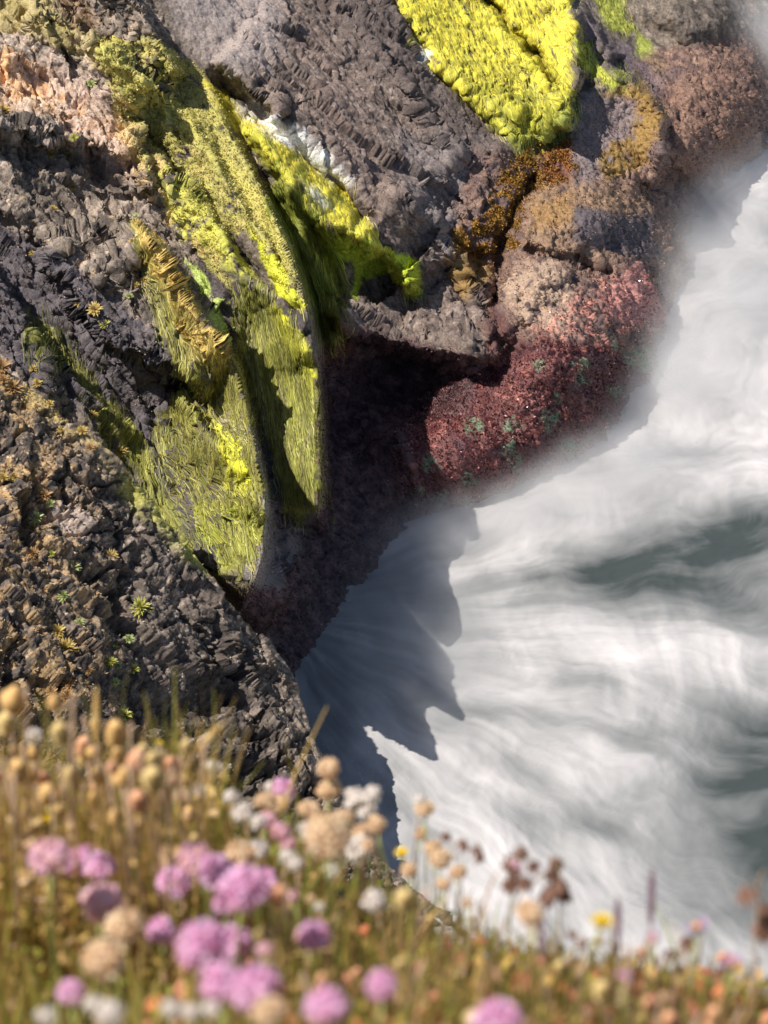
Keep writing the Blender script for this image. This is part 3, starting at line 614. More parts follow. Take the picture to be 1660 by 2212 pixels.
smix(left * sstep(-.1, .2, a2 + .4 * a3), (.40, .26, .12), .8); smix(left * sstep(.2, .4, a3), (.52, .36, .20), .8)
smix(sstep(.25, .45, a3 + .3 * a1), (.36, .27, .20), .7); smix(sstep(.32, .45, a3), (.55, .47, .40), .6)
dc = np.maximum(T, 0)
smix(sstep(60, 0, dc) * sstep(1150, 900, SV) * sstep(-.2, .1, a2), (.42, .32, .12), .8)
smix(sstep(50, 0, dc) * sstep(1000, 1060, SV) * sstep(1260, 1200, SV) * sstep(-.3, .05, a2), (.46, .44, .10), .8)
smix(sstep(90, 10, dc) * sstep(1350, 1500, SV) * sstep(-.1, .15, a3), (.42, .33, .25), .7)  # pale highlights along the lower crest, put into the albedo
smix(sstep(46, 30, np.hypot(SU - 150, SV - 1130 - (SU-150)*.6)), (.50, .40, .34), .6)
o = link(bpy.data.objects.new('rock_spur', np_mesh('rock_spur', P2, grid_faces(*SU.shape), {'Col': np.clip(scol*(1.32 - .35*sstep(1350, 1500, SV))[..., None], 0, .85).reshape(-1, 3), 'wet': (.25*sstep(500, 700, SU + (SV-1400)*.3)).ravel().astype(np.float32)}, M_rock)))
tag(o, 'near spur of dark jagged rock with dry tufts, in front of the gully', 'rock spur', kind='structure')
# dry turf crumbs and rosettes
def spur_bits(name, w_, n, size, tint, lab):
    w_ = (np.maximum(w_, 0) * (T > 0)).ravel(); k = rs.choice(w_.size, n, p=w_ / w_.sum()); nn = SN.reshape(-1, 3)[k]; br = rs.uniform(.5, 1.5, n)[:, None]
    c = (scol.reshape(-1, 3)[k] * .35 + .65 * np.array(tint)[rs.randint(0, len(tint), n)]) * br
    P = P2.reshape(-1, 3)[k] + rs.normal(size=(n, 3)) * .01
    o = link(bpy.data.objects.new(name, bits_mesh(name, P, nn, c, size, M_frond, 0, 2.2, .9))); tag(o, lab, 'dry plants', kind='stuff')
spur_bits('dry_plants', left * sstep(-.15, .25, a2 + .4*a1) + .06*sstep(.1, .3, a2), 30000, .016, [(.46,.30,.13), (.36,.22,.10), (.52,.40,.20), (.28,.17,.09)], 'brown and ochre dry cushion plants spread over the near spur')
spur_bits('dry_plants', sstep(.25, .5, a3 + .4*a2), 9000, .013, [(.40,.33,.25), (.55,.47,.38), (.30,.22,.16)], 'pale lichen crumbs speckled over the near spur')
def surf_at(u, v):
    d = np.where(T > 0, (SU - u)**2 + (SV - v)**2, 1e9); k = int(np.argmin(d))
    if d.ravel()[k] < 60: return P2.reshape(-1, 3)[k], SN.reshape(-1, 3)[k]
    i = int((v - v_[0]) / STEP); j = int((u - u_[0]) / STEP); return P1[i, j], N0s[i, j]
def tuft_mesh(name, n, r, c1_, c2_, seed, flat=.35):
    g = np.random.RandomState(seed); vs = []; fs = []; cs = []
    for k in range(n):
        az = g.uniform(0, 6.283); el = math.asin(g.uniform(flat*.3, 1.)); d = np.array([math.cos(az)*math.cos(el), math.sin(az)*math.cos(el), math.sin(el)]); L = r * g.uniform(.7, 1.15)
        s = np.cross(d, [0, 0, 1.]); s = s / (np.linalg.norm(s) + 1e-6) * r * .07; b0 = d * r * .1
        b_ = len(vs); m_ = b0 + d*L*.6 + np.array([0, 0, -.03*r]); vs += [b0 - s*.6, b0 + s*.6, m_ + s, m_ - s, d*L + np.array([0, 0, -.12*r])]
        fs += [(b_, b_+1, b_+2, b_+3), (b_+3, b_+2, b_+4, b_+4)]; c = np.array(c1_)*(1-k/n) + np.array(c2_)*k/n; cs += [c*.6, c*.6, c, c, c*1.15]
    me = bpy.data.meshes.new(name); me.from_pydata([tuple(v) for v in vs], [], [tuple(dict.fromkeys(f)) for f in fs]); at = me.attributes.new('Col', 'FLOAT_COLOR', 'POINT')
    for i_, c in enumerate(cs): at.data[i_].color = (*c, 1)
    me.materials.append(M_frond); return me
TC = {'o': ((.50,.34,.09), (.62,.46,.14)), 'g': ((.34,.40,.12), (.55,.60,.26)), 'y': ((.40,.40,.08), (.60,.56,.12)), 'b': ((.36,.20,.08), (.50,.30,.12))}
tm = {k: [tuft_mesh('rock_plant', 80, .10, *c, seed=q_) for q_ in (1, 2, 3)] for k, c in TC.items()}
CN = {'o': 'ochre', 'g': 'pale green', 'y': 'yellow green', 'b': 'brown'}
tufts = [(258,980,1.35,'o','standing out on the spur crest'),(208,671,1.25,'o','on the pink ledge above the shaded wall'),(233,696,.95,'y','just below the ochre one on the pink ledge'),(160,660,.7,'o',0),(270,661,.7,'g','on the small ledge right of two larger tufts'),(302,626,.6,'o',0),(317,610,.8,'o',0),
 (195,970,.8,'b','left of the tuft on the spur crest'),(88,843,.9,'o',1),(117,850,.8,'o',1),(110,870,.7,'o',1),(10,786,1.5,'b','largest on the spur crest at the picture edge'),(30,836,1.5,'b','below the crest at the picture edge'),(7,823,1.0,'b',1),(133,925,.6,'o',1),(187,910,.9,'o',1),(180,930,.9,'o',1),(213,923,.8,'o',1),(230,946,.8,'o',1),
 (55,1046,1.1,'o','in the middle of the three above the pale boulder patch'),(97,1073,1.2,'b','lowest of the three above the pale boulder patch'),(30,1033,.8,'o',1),(5,1033,.9,'o',1),(107,1090,.7,'g','tucked under a brown tuft'),(77,810,.7,'o',1),(100,813,.7,'o',1),
 (85,1113,1.1,'g','above the pale pinkish stone'),(240,1203,1.1,'o','above the square dark hollow'),(157,1224,1.3,'g','on bare black rock beside the square hollow'),(107,1203,.6,'y',2),(303,1316,1.5,'y','brightest spiky, with a black shadow behind it'),(225,1276,1.2,'y','inside the square dark hollow'),(200,1289,.8,'b',2),
 (133,1293,1.0,'g','at the edge of the brown dry turf'),(267,1253,.8,'y',2),(130,1363,1.2,'o',2),(143,1403,1.5,'o','wide, hanging over a black crevice'),(277,1383,.8,'g',3),(253,1400,.8,'y',3),(238,1431,.9,'y',3),(295,1441,.9,'y','beside the flat grey block'),(257,1436,.7,'g',3),(258,1470,.8,'g',3),
 (278,1536,1.2,'y','spiky, just above the blurred flowers'),(283,1563,.9,'o',3),(147,1480,1.1,'b',3),(147,1506,1.2,'b',3),(118,1493,.9,'b',3),(177,1462,.8,'b',3),(167,1350,.7,'g',2),(53,1186,1.1,'b',2),(63,1206,1.0,'b',2),
 (198,182,1.0,'g','highest on the peach coloured rock'),(297,453,1.1,'g','on bare rock above the ochre seaweed rib'),(113,337,.9,'o',4),(152,332,.7,'o',4),(160,303,.8,'y',4),(120,370,.6,'o',4),(90,373,.6,'o',4),(163,397,.9,'o',4),(117,453,.8,'o',4),(7,240,1.3,'o','clump at the picture edge beside the peach rock'),(117,8,1.3,'g','leafy at the very top of the cliff'),(252,527,.6,'o',4),(295,527,.6,'o',4),(70,547,.6,'o',4)]
gl = {0: 'small tuft clinging to the rock above the shaded wall', 1: 'tuft among several along the spur crest', 2: 'tuft in the middle of the near spur', 3: 'tuft low on the near spur between crevices', 4: 'tuft on the dark broken upper cliff'}
for q_, (u, v, s, k, wh) in enumerate(tufts):
    p, nn = surf_at(u, v); o = link(bpy.data.objects.new('rock_plant', tm[k][q_ % 3])); o.location = p
    d = Vector(nn) * .5 + Vector((0, -.2, 1)); o.rotation_euler = d.to_track_quat('Z', 'Y').to_euler(); o.scale = (s, s, s*.85)
    if isinstance(wh, str): tag(o, f'{CN[k]} tuft {wh}', 'rock plant', 'tufted plants on the rock')
    else: tag(o, f'{CN[k]} {gl[wh]}', 'rock plant', f'{CN[k]} {gl[wh]}')
# ------------------------------------------------------------------ water
m_w, n, b = new_mat('surf')
fo = N(n, 'ShaderNodeAttribute', attribute_name='foam'); 
ramp = N(n, 'ShaderNodeValToRGB'); n.links.new(fo.outputs['Fac'], ramp.inputs[0])
ramp.color_ramp.elements[0].position = 0; ramp.color_ramp.elements[0].color = (.055, .066, .064, 1)
ramp.color_ramp.elements[1].position = 1; ramp.color_ramp.elements[1].color = (.70, .66, .645, 1)
e = ramp.color_ramp.elements.new(.5); e.color = (.29, .29, .285, 1)
n.links.new(ramp.outputs[0], b.inputs['Base Color'])
rr = N(n, 'ShaderNodeMapRange'); rr.inputs[3].default_value = .35; rr.inputs[4].default_value = .95; n.links.new(fo.outputs['Fac'], rr.inputs[0]); n.links.new(rr.outputs[0], b.inputs['Roughness'])
b.inputs['Specular IOR Level'].default_value = .2
def axis(a, b_, st, lo, hi):
    c = np.arange(a, b_, st); g = st; L = [a]; 
    while L[-1] > lo: g *= 1.35; L.append(L[-1] - g)
    g = st; H = [c[-1]]
    while H[-1] < hi: g *= 1.35; H.append(H[-1] + g)
    return np.concatenate([L[::-1][:-1], c, H[1:]])
xs = axis(-3.2, 9.5, .022*SM, -2500, 2500); ys = axis(16.5, 48, .036*SM, -400, 4000)
WX, WY = np.meshgrid(xs, ys)
# picture-independent flow coordinates: the surge fans out of the cove mouth
cx0, cy0 = at_z(560, 1330, 0.)[:2]
dx = WX - cx0; dy = WY - cy0
wp = np.stack([WX * .35, WY * .35, WX * 0], -1); warp1 = fbm(wp, 3); warp2 = fbm(wp + 20, 3)
ang = np.arctan2(dy, dx) + .16 * warp1 + .05*fbm(wp*3.1+8, 3); rad = np.hypot(dx, dy) + .8 * warp2
fl = np.stack([ang * 9 + 1.2*warp2, rad * .5, 0 * rad], -1)
f_big = fbm(np.stack([WX*.28 + .5*warp1, WY*.28, WX*0 + 4], -1), 3)
f_st = fbm(fl, 5, .55); f_fine = fbm(np.stack([ang * 60, rad * 1.1, 0 * rad + 9], -1) , 4, .6)
f_bill = fbm(np.stack([WX*1.3 + warp1*1.5, WY*.9 + warp2*1.5, 0*WX+2], -1), 4)
f_arc = fbm(np.stack([ang * 40 + 3*warp1, rad * .8, 0 * rad + 19], -1), 4, .6, ridged=True) - .3
foam = .69 + .30 * f_big + .36 * f_st + .08 * f_fine + .30 * f_bill + .05 * f_arc
def dark(u, v, ru, rv, a, angd=0):
    """a patch of open dark water at the place under a given picture point, sized in metres"""
    c = at_z(u, v, 0.); x = WX - c[0] + .7 * warp1 + .25*f_st; y = WY - c[1] + .7 * warp2 + .25*f_bill; cs, sn = math.cos(R(angd)), math.sin(R(angd))
    return a * np.exp(-(np.hypot((x*cs + y*sn)/ru, (-x*sn + y*cs)/rv)) ** 1.7)
for a in [(1560,1200,1.5,.9,.62,12),(1350,1290,1.3,.45,.38,10),(1640,1130,.8,.5,.35,15),(1640,1340,.9,.4,.4,0),(1670,1640,.9,1.2,.55,0),(1670,1850,.7,1.0,.6,0),(1430,1720,.8,.5,.22,0),(1300,1230,1.2,.35,.25,10),(1260,1460,.8,.4,.12,0),(1560,1950,1.0,.5,.25,0),(1120,1260,1.6,.3,.22,8),(1500,980,1.3,.3,.28,14),(1250,1560,1.5,.35,.22,-8),(1200,1790,1.2,.3,.2,-10),(1480,1500,1.2,.5,.2,0),(1050,1560,.8,.3,.12,0),(1400,1960,.8,.4,.12,0),(1580,690,.9,.7,.15,0)]:
    foam -= dark(*a)
# foam lowered inside the cove, deepening its shade through the water colour
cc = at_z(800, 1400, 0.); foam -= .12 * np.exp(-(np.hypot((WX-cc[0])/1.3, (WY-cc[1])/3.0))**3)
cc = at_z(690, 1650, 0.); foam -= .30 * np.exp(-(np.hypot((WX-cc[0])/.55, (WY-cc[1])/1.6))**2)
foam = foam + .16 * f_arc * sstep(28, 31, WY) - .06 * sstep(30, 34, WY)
foam = np.clip(foam, .0, 1.)
hz = np.where((np.abs(WX) < 20) & (WY > 0) & (WY < 60), .10 * f_big + .035 * f_st + .05 * f_bill, 0)
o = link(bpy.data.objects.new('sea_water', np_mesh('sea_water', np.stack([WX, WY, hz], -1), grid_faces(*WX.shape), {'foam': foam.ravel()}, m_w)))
tag(o, 'milky white surging seawater with pale foam streaks', 'water', kind='structure')
# ------------------------------------------------------------------ drifting spray over the edge of the surf
mv = bpy.data.materials.new('spray'); mv.use_nodes = True; n = mv.node_tree; n.nodes.clear()
out = N(n, 'ShaderNodeOutputMaterial'); pv = N(n, 'ShaderNodeVolumePrincipled'); n.links.new(pv.outputs[0], out.inputs['Volume'])
pv.inputs['Color'].default_value = (1, .99, .985, 1); pv.inputs['Anisotropy'].default_value = .0
tc = N(n, 'ShaderNodeNewGeometry')
def vm(op, a, b_=None, s=None):
    x = N(n, 'ShaderNodeVectorMath', operation=op)
    for k, v in ((0, a), (1, b_)):
        if v is None: continue
        if isinstance(v, (tuple, list)): x.inputs[k].default_value = v
        else: n.links.new(v, x.inputs[k])
    return x
def mt(op, a, b_=None):
    x = N(n, 'ShaderNodeMath', operation=op)
    for k, v in ((0, a), (1, b_)):
        if v is None: continue
        if isinstance(v, (int, float)): x.inputs[k].default_value = v
        else: n.links.new(v, x.inputs[k])
    return x.outputs[0]
puffs = [(1610,150,1.3,1.0,1.0,1.3),(1510,350,.7,.6,.4,.9),(1570,500,1.25,1.6,.6,.75),(1540,680,1.2,1.4,.55,1.0),(1470,850,1.1,1.1,.45,1.5),(1310,1020,1.2,.7,.32,1.7),(1130,1110,1.3,.55,.28,1.5),(960,1165,.9,.6,.25,1.0),(1450,400,.4,.5,.3,.5),(860,1380,.7,1.4,.22,.5),(960,1400,.6,1.6,.25,.9)]
tot = None
for (u, v, rx, ry, rz, amp) in puffs:
    c = at_z(u, v, 0.); d = vm('SUBTRACT', tc.outputs['Position'], (c[0], c[1], .1)); s = vm('DIVIDE', d.outputs[0], (rx, ry, rz)); dt = N(n, 'ShaderNodeVectorMath', operation='DOT_PRODUCT'); n.links.new(s.outputs[0], dt.inputs[0]); n.links.new(s.outputs[0], dt.inputs[1])
    g = mt('MULTIPLY', mt('EXPONENT', mt('MULTIPLY', dt.outputs['Value'], -1.0)), amp); tot = g if tot is None else mt('ADD', tot, g)
ns = N(n, 'ShaderNodeTexNoise'); ns.inputs['Scale'].default_value = 1.1; ns.inputs['Detail'].default_value = 4; n.links.new(tc.outputs['Position'], ns.inputs['Vector'])
mr = N(n, 'ShaderNodeMapRange'); mr.inputs[1].default_value = .3; mr.inputs[2].default_value = .7; mr.inputs[3].default_value = .3; mr.inputs[4].default_value = 1.65; n.links.new(ns.outputs[0], mr.inputs[0])
n.links.new(mt('MAXIMUM', mt('SUBTRACT', mt('MULTIPLY', tot, mr.outputs[0]), .03), 0.), pv.inputs['Density'])
import bmesh
bm = bmesh.new(); bmesh.ops.create_cube(bm, size=1.0); bm_me = bpy.data.meshes.new('sea_spray'); bm.to_mesh(bm_me); bm.free(); bm_me.materials.append(mv)
o = link(bpy.data.objects.new('sea_spray', bm_me)); o.location = (4.0, 32.5, .95); o.scale = (12.5, 20.0, 2.2)
tag(o, 'white spray mist hanging over the edge of the surf against the rocks', 'sea spray', kind='stuff')
# flung drops caught by the sun
def drops(name, pts, r, lab):
    g = np.random.RandomState(5); n_ = len(pts); oc = np.array([(1,0,0),(-1,0,0),(0,1,0),(0,-1,0),(0,0,1),(0,0,-1)], float); rr_ = r * g.uniform(.5, 1.6, n_)[:, None, None]
    fo_ = np.array([(0,2,4),(2,1,4),(1,3,4),(3,0,4),(2,0,5),(1,2,5),(3,1,5),(0,3,5)]); vv = pts[:, None] + oc[None] * rr_; f = (np.arange(n_)*6)[:, None, None] + fo_[None]
    m, nn, b = new_mat('drop'); b.inputs['Base Color'].default_value = (.9, .9, .9, 1); b.inputs['Roughness'].default_value = .1
    o = link(bpy.data.objects.new(name, np_mesh(name, vv.reshape(-1, 3), f.reshape(-1, 3), None, m))); tag(o, lab, 'water drops', kind='stuff')
g = np.random.RandomState(8); L = []
for (u, v, su, sv, k, zt) in [(1400,800,60,130,330,.7),(1450,650,50,80,150,.9),(1300,1000,90,40,140,.3),(1000,1090,60,25,70,.2),(800,1350,110,160,130,.3),(760,1680,60,90,60,.3)]:
    L.append(at_z(u + su*g.randn(k), v + sv*g.randn(k), np.abs(g.randn(k))*zt))
drops('spray_drops', np.concatenate(L), .0045, 'glinting drops of spray flung up beside the wet rocks')
# ------------------------------------------------------------------ clifftop turf with thrift at the photographer's feet
GX, GY = np.meshgrid(np.arange(-2.2, 2.21, .03), np.arange(-2.5, 2.42, .03))
def ground_z(x, y):
    return CAMZ - .50 - .83 * y * (y > -1) + .83 * (y <= -1) + .05 * np.sin(3.1*x + 1.3*y) + .03*np.sin(7*x - 5*y)
def edge_y(x): return np.interp(x, [-1.5, -.45, -.2, -.1, .06, .2, .32, .6, 1.5], [2.2, 2.18, 2.12, 2.0, 1.85, 1.62, 1.47, 1.40, 1.3])
ey = edge_y(GX); GYc = np.minimum(GY, ey + 0*GX); GZ = ground_z(GX, GYc) + .02 * fbm(np.stack([GX*6, GY*6, 0*GX], -1), 3)
over = np.maximum(GY - ey, 0); GZ = GZ - over * 60; GZ = np.maximum(GZ, -2.0)
gcol = np.zeros(GX.shape + (3,)) + C(.10, .085, .035); g1 = fbm(np.stack([GX*9, GY*9, 0*GX+3], -1), 4)[..., None]; gcol = gcol + np.clip(g1, -.4, .4) * C(.10, .08, .02); gcol[over > 0] = (.11, .09, .085)
o = link(bpy.data.objects.new('clifftop_ground', np_mesh('clifftop_ground', np.stack([GX, GYc + over*.15, GZ], -1), grid_faces(*GX.shape), {'Col': gcol.reshape(-1, 3), 'wet': np.zeros(GX.size, np.float32)}, M_rock)))
tag(o, 'steep grassy clifftop turf below the camera, dropping to the sea', 'ground', kind='structure')
gr = np.random.RandomState(21)
M_grass = leaf_mat('grass_blade', .6, .25, .35); M_petal = leaf_mat('petal', .7, .15, .3)
def clump_w(x, y): return .5 + .5 * np.sin(9*x + 4*np.sin(5*y)) * np.sin(8*y + 3*np.sin(6*x))
def blades(name, n, hmin, hmax, wd, tints, lab, lean=.25, xmin=-.75, xmax=.65, keep=None, steps=4):
    x = gr.uniform(xmin, xmax, n*2); y = gr.uniform(.35, 2.2, n*2); k = (y < edge_y(x) - .01)
    if keep is not None: k &= gr.rand(n*2) < keep(x, y)
    x, y = x[k][:n], y[k][:n]; n = len(x); z = ground_z(x, y); h = gr.uniform(hmin, hmax, n) * (1 + .25*(x < -.05)) * (1 - .45*sstep(-.02, .25, x)); az = gr.uniform(0, 6.283, n); ln_ = gr.uniform(0, lean, n) * 1.0
    az2 = gr.uniform(0, 6.283, n); w2 = wd * gr.uniform(.6, 1.5, n); S2 = np.stack([np.cos(az2), np.sin(az2), 0*az2], -1); tc_ = np.array(tints)[gr.randint(0, len(tints), n)] * gr.uniform(.6, 1.35, n)[:, None]
    P_ = []; 
    for s in range(steps+1):
        t = s/steps; c = np.stack([x + np.cos(az)*ln_*h*t**2*1.6, y + np.sin(az)*ln_*h*t**2*1.6, z + h*t*(1-.25*ln_*t)], -1); w_ = (w2*(1-t**1.5) + .0004)[:, None]; P_ += [c - S2*w_, c + S2*w_]
    vv = np.stack(P_, 1); f = (np.arange(n)*(steps+1)*2)[:, None, None] + (np.arange(steps)*2)[None, :, None] + np.array([0, 1, 3, 2])[None, None]
    cc = np.repeat(tc_[:, None], (steps+1)*2, 1)
    o = link(bpy.data.objects.new(name, np_mesh(name, vv.reshape(-1, 3), f.reshape(-1, 4), {'Col': np.clip(cc, 0, .9).reshape(-1, 3)}, M_grass))); tag(o, lab, 'grass', kind='stuff')
gold = [(.66,.43,.15), (.56,.38,.11), (.74,.48,.20), (.46,.32,.09)]; oliv = [(.36,.33,.07), (.28,.27,.05), (.46,.39,.09), (.34,.38,.07)]
blades('grass', 12000, .03, .11, .0018, oliv + gold[:3], 'tangled olive and straw coloured grass covering the clifftop')
blades('grass', 3000, .08, .21, .0016, gold + oliv[:2], 'tall straw coloured stems on the far edge of the turf', .2, -.75, -.17, lambda x, y: (y > 1.5) * 1.0)
blades('grass', 260, .10, .20, .0012, gold + oliv + [(.30,.18,.12)], 'thin brown and green stalks between the thrift heads', .35, -.2, .45, lambda x, y: (y > 1.2) * 1.0)
# low leafy growth
def leaflets(name, n, size, tints, lab, hh, keep=None, yr=(.35, 2.2), xr=(-.75, .65)):
    x = gr.uniform(*xr, n*2); y = gr.uniform(*yr, n*2); k = (y < edge_y(x) + .01)
    if keep is not None: k &= gr.rand(n*2) < keep(x, y)
    x, y = x[k][:n], y[k][:n]; n = len(x); P_ = np.stack([x, y, ground_z(x, y) + gr.uniform(0, 1, n)**.8 * hh * (1 - .35*sstep(0, .25, x))], -1)
    c = np.array(tints)[gr.randint(0, len(tints), n)] * gr.uniform(.6, 1.4, n)[:, None]
    me = bits_mesh(name, P_, np.tile([0, 0, 1.], (n, 1)), c, size, M_petal, 0, 1.6, .3); o = link(bpy.data.objects.new(name, me)); tag(o, lab, 'undergrowth', kind='stuff')
rs = gr
leaflets('undergrowth', 10000, .007, oliv + gold[1:4] + [(.30,.20,.10), (.45,.27,.17), (.20,.16,.06)], 'low mixed leaves and dry bits among the clifftop grass', .08)
blades('grass', 2500, .05, .13, .0016, [(.40,.24,.12), (.30,.20,.08), (.26,.24,.06), (.46,.30,.14)], 'reddish brown stems standing in the turf on the right', .3, .0, .6)
leaflets('undergrowth', 7000, .007, gold + [(.72,.48,.30), (.64,.44,.24)], 'dense golden brown seed husks at the edge of the turf', .17, lambda x, y: (y > 1.45)*1.0 , (1.4, 2.2), (-.75, -.17))
leaflets('undergrowth', 1500, .010, [(.62,.20,.10), (.70,.30,.18), (.50,.16,.10)], 'scattered reddish succulent leaves low in the turf', .07, None, (.6, 1.7), (-.2, .6))
# flower parts
def head_mesh(name, seed, kind):
    g = np.random.RandomState(seed); vs = []; fs = []; cs = []
    def quad(p, d, s, L, W, c, cup=.2):
        up = np.cross(d, s); b_ = len(vs); vs.extend([p, p + d*L*.55 + s*W*.5 + up*cup*L, p + d*L, p + d*L*.55 - s*W*.5 + up*cup*L]); fs.append((b_, b_+1, b_+2, b_+3)); cs.extend([c*.85, c, c*1.08, c])
    cols = {'pink': ((.97,.50,.72), (.97,.68,.86)), 'blush': ((.93,.62,.52), (.94,.58,.76)), 'peach': ((.93,.64,.40), (.94,.76,.54)), 'white': ((.92,.86,.80), (.84,.74,.66))}
    if kind in cols:
        ca, cb = [np.array(c) for c in cols[kind]]; nn = {'white': 70}.get(kind, 200); flat = .8
        nb = len(vs); NL, NS = 7, 12
        for a_ in range(NL + 1):
            th = math.pi * a_ / NL
            for b_ in range(NS): ph_ = 6.2832*b_/NS; vs.append(np.array([math.sin(th)*math.cos(ph_), math.sin(th)*math.sin(ph_), math.cos(th)*.78 if kind != 'white' else max(math.cos(th), -.15)*.7]) * .0100); cs.append((ca + cb)*.5*.95)
        for a_ in range(NL):
            for b_ in range(NS): fs.append((nb+a_*NS+b_, nb+(a_+1)*NS+b_, nb+(a_+1)*NS+(b_+1) % NS, nb+a_*NS+(b_+1) % NS))
        lob = g.normal(size=(4, 3)) * .35
        for k in range(nn):
            t = (k + .5)/nn; zc = 1 - 1.75*t if kind != 'white' else 1 - 1.1*t; az = k * 2.39996; r = math.sqrt(max(0, 1 - zc*zc)); d = np.array([r*math.cos(az), r*math.sin(az), zc]); d = d + g.normal(size=3)*.22; d /= np.linalg.norm(d)
            bul = 1 + .22*max((d @ l) for l in lob)
            p = d * np.array([1, 1, .78]) * .0105 * bul; s = np.cross(d, g.normal(size=3)); s /= np.linalg.norm(s); tg = np.cross(d, s); e = d*(.35 if kind != 'pink' else .6) + tg*.9 + g.normal(size=3)*.2; e /= np.linalg.norm(e); s = np.cross(e, d); s /= np.linalg.norm(s)
            mixv = g.rand(); c = (ca*(1-mixv) + cb*mixv) * g.uniform(.85, 1.1)
            if kind != 'white' and zc < -.25: c = c*.75 + np.array([.75,.42,.25])*.25
            quad(p, e, s, .0075*bul*(.75 if kind == 'white' else 1), .0065, c)
    elif kind == 'yellow':
        for ring, (L, n_, tilt) in enumerate([(.012, 22, .15), (.009, 20, .45), (.006, 16, .9)]):
            for k in range(n_):
                az = 6.283*k/n_ + ring*.2; d = np.array([math.cos(az)*math.cos(tilt), math.sin(az)*math.cos(tilt), math.sin(tilt)]); s = np.cross([0, 0, 1.], d); s /= np.linalg.norm(s); quad(d*.002, d, s, L*g.uniform(.85, 1.1), .004, np.array([.90,.66,.03])*g.uniform(.85, 1.1), .05)
    elif kind == 'daisy':
        for k in range(24):
            az = 6.283*k/34; tilt = g.uniform(.15, .5); d = np.array([math.cos(az)*math.cos(tilt), math.sin(az)*math.cos(tilt), math.sin(tilt)]); s = np.cross([0, 0, 1.], d); s /= np.linalg.norm(s); quad(d*.004, d, s, .014*g.uniform(.8, 1.1), .0032, np.array([.52,.30,.56])*g.uniform(.8, 1.15), .05)
    me = bpy.data.meshes.new(name); me.from_pydata([tuple(v) for v in vs], [], fs); at = me.attributes.new('Col', 'FLOAT_COLOR', 'POINT'); at.data.foreach_set('color', np.concatenate([np.clip(np.array(cs), 0, .95), np.ones((len(cs), 1))], 1).astype(np.float32).ravel())
    me.materials.append(M_petal); return me
def plain(name, c, rough=.7):
    m, n, b = new_mat(name); b.inputs['Base Color'].default_value = (*c, 1); b.inputs['Roughness'].default_value = rough; v, _ = noise_val(n, 180, 3, .6)
    mx = N(n, 'ShaderNodeVectorMath', operation='SCALE'); mx.inputs[0].default_value = c; n.links.new(v, mx.inputs['Scale']); n.links.new(mx.outputs[0], b.inputs['Base Color']); return m
M_stem = plain('stem', (.34, .36, .10)); M_drystem = plain('dry_stem', (.38, .25, .16)); M_core = plain('flower_core', (.50, .30, .16)); M_disc = plain('flower_disc', (.85, .38, .02)); M_husk = plain('seed_husk', (.24, .13, .09)); M_purple = plain('spikelet', (.26, .15, .20)); M_papery = plain('bract', (.66, .50, .36))
def lathe(name, prof, mat, seg=8, bend=0.):
    vs = []; fs = []
    for k, (r, z) in enumerate(prof):
        for s in range(seg): a = 6.283*s/seg; vs.append((r*math.cos(a) + bend*z*z, r*math.sin(a), z))
    for k in range(len(prof)-1):
        for s in range(seg): a = k*seg+s; b_ = k*seg+(s+1) % seg; fs.append((a, b_, b_+seg, a+seg))
    fs.append(tuple(range(seg))[::-1]); fs.append(tuple(range((len(prof)-1)*seg, len(prof)*seg)))
    me = bpy.data.meshes.new(name); me.from_pydata(vs, [], fs); me.polygons.foreach_set('use_smooth', [True]*len(fs)); me.materials.append(mat); return me
KINDS = ('pink', 'blush', 'peach', 'white', 'yellow', 'daisy')
heads = {k: [head_mesh('flower_head', 100 + 7*i + s, k) for s in range(3 if k != 'yellow' else 2)] for i, k in enumerate(KINDS)}
stems = [lathe('stem', [(.0011, 0), (.0011, .4), (.0010, .8), (.0012, 1.0)], m, 6, b_) for m in (M_stem, M_drystem) for b_ in (.012, -.010, .005)]
bract = lathe('bract', [(.0015, -.006), (.0045, -.003), (.0062, .0), (.0055, .003), (.002, .004)], M_papery)
cup = lathe('calyx', [(.0015, -.011), (.004, -.008), (.0055, -.003), (.006, .002), (.002, .004)], plain('calyx', (.20, .20, .07)))
disc = lathe('flower_disc', [(.0048, .0), (.0052, .002), (.0035, .0042), (.001, .005)], M_disc, 10)
def child(name, me, par, loc, sc=1., rot=(0, 0, 0)):
    o = bpy.data.objects.new(name, me); link(o, par); o.location = loc; o.scale = (sc,)*3 if not isinstance(sc, tuple) else sc; o.rotation_euler = rot; return o
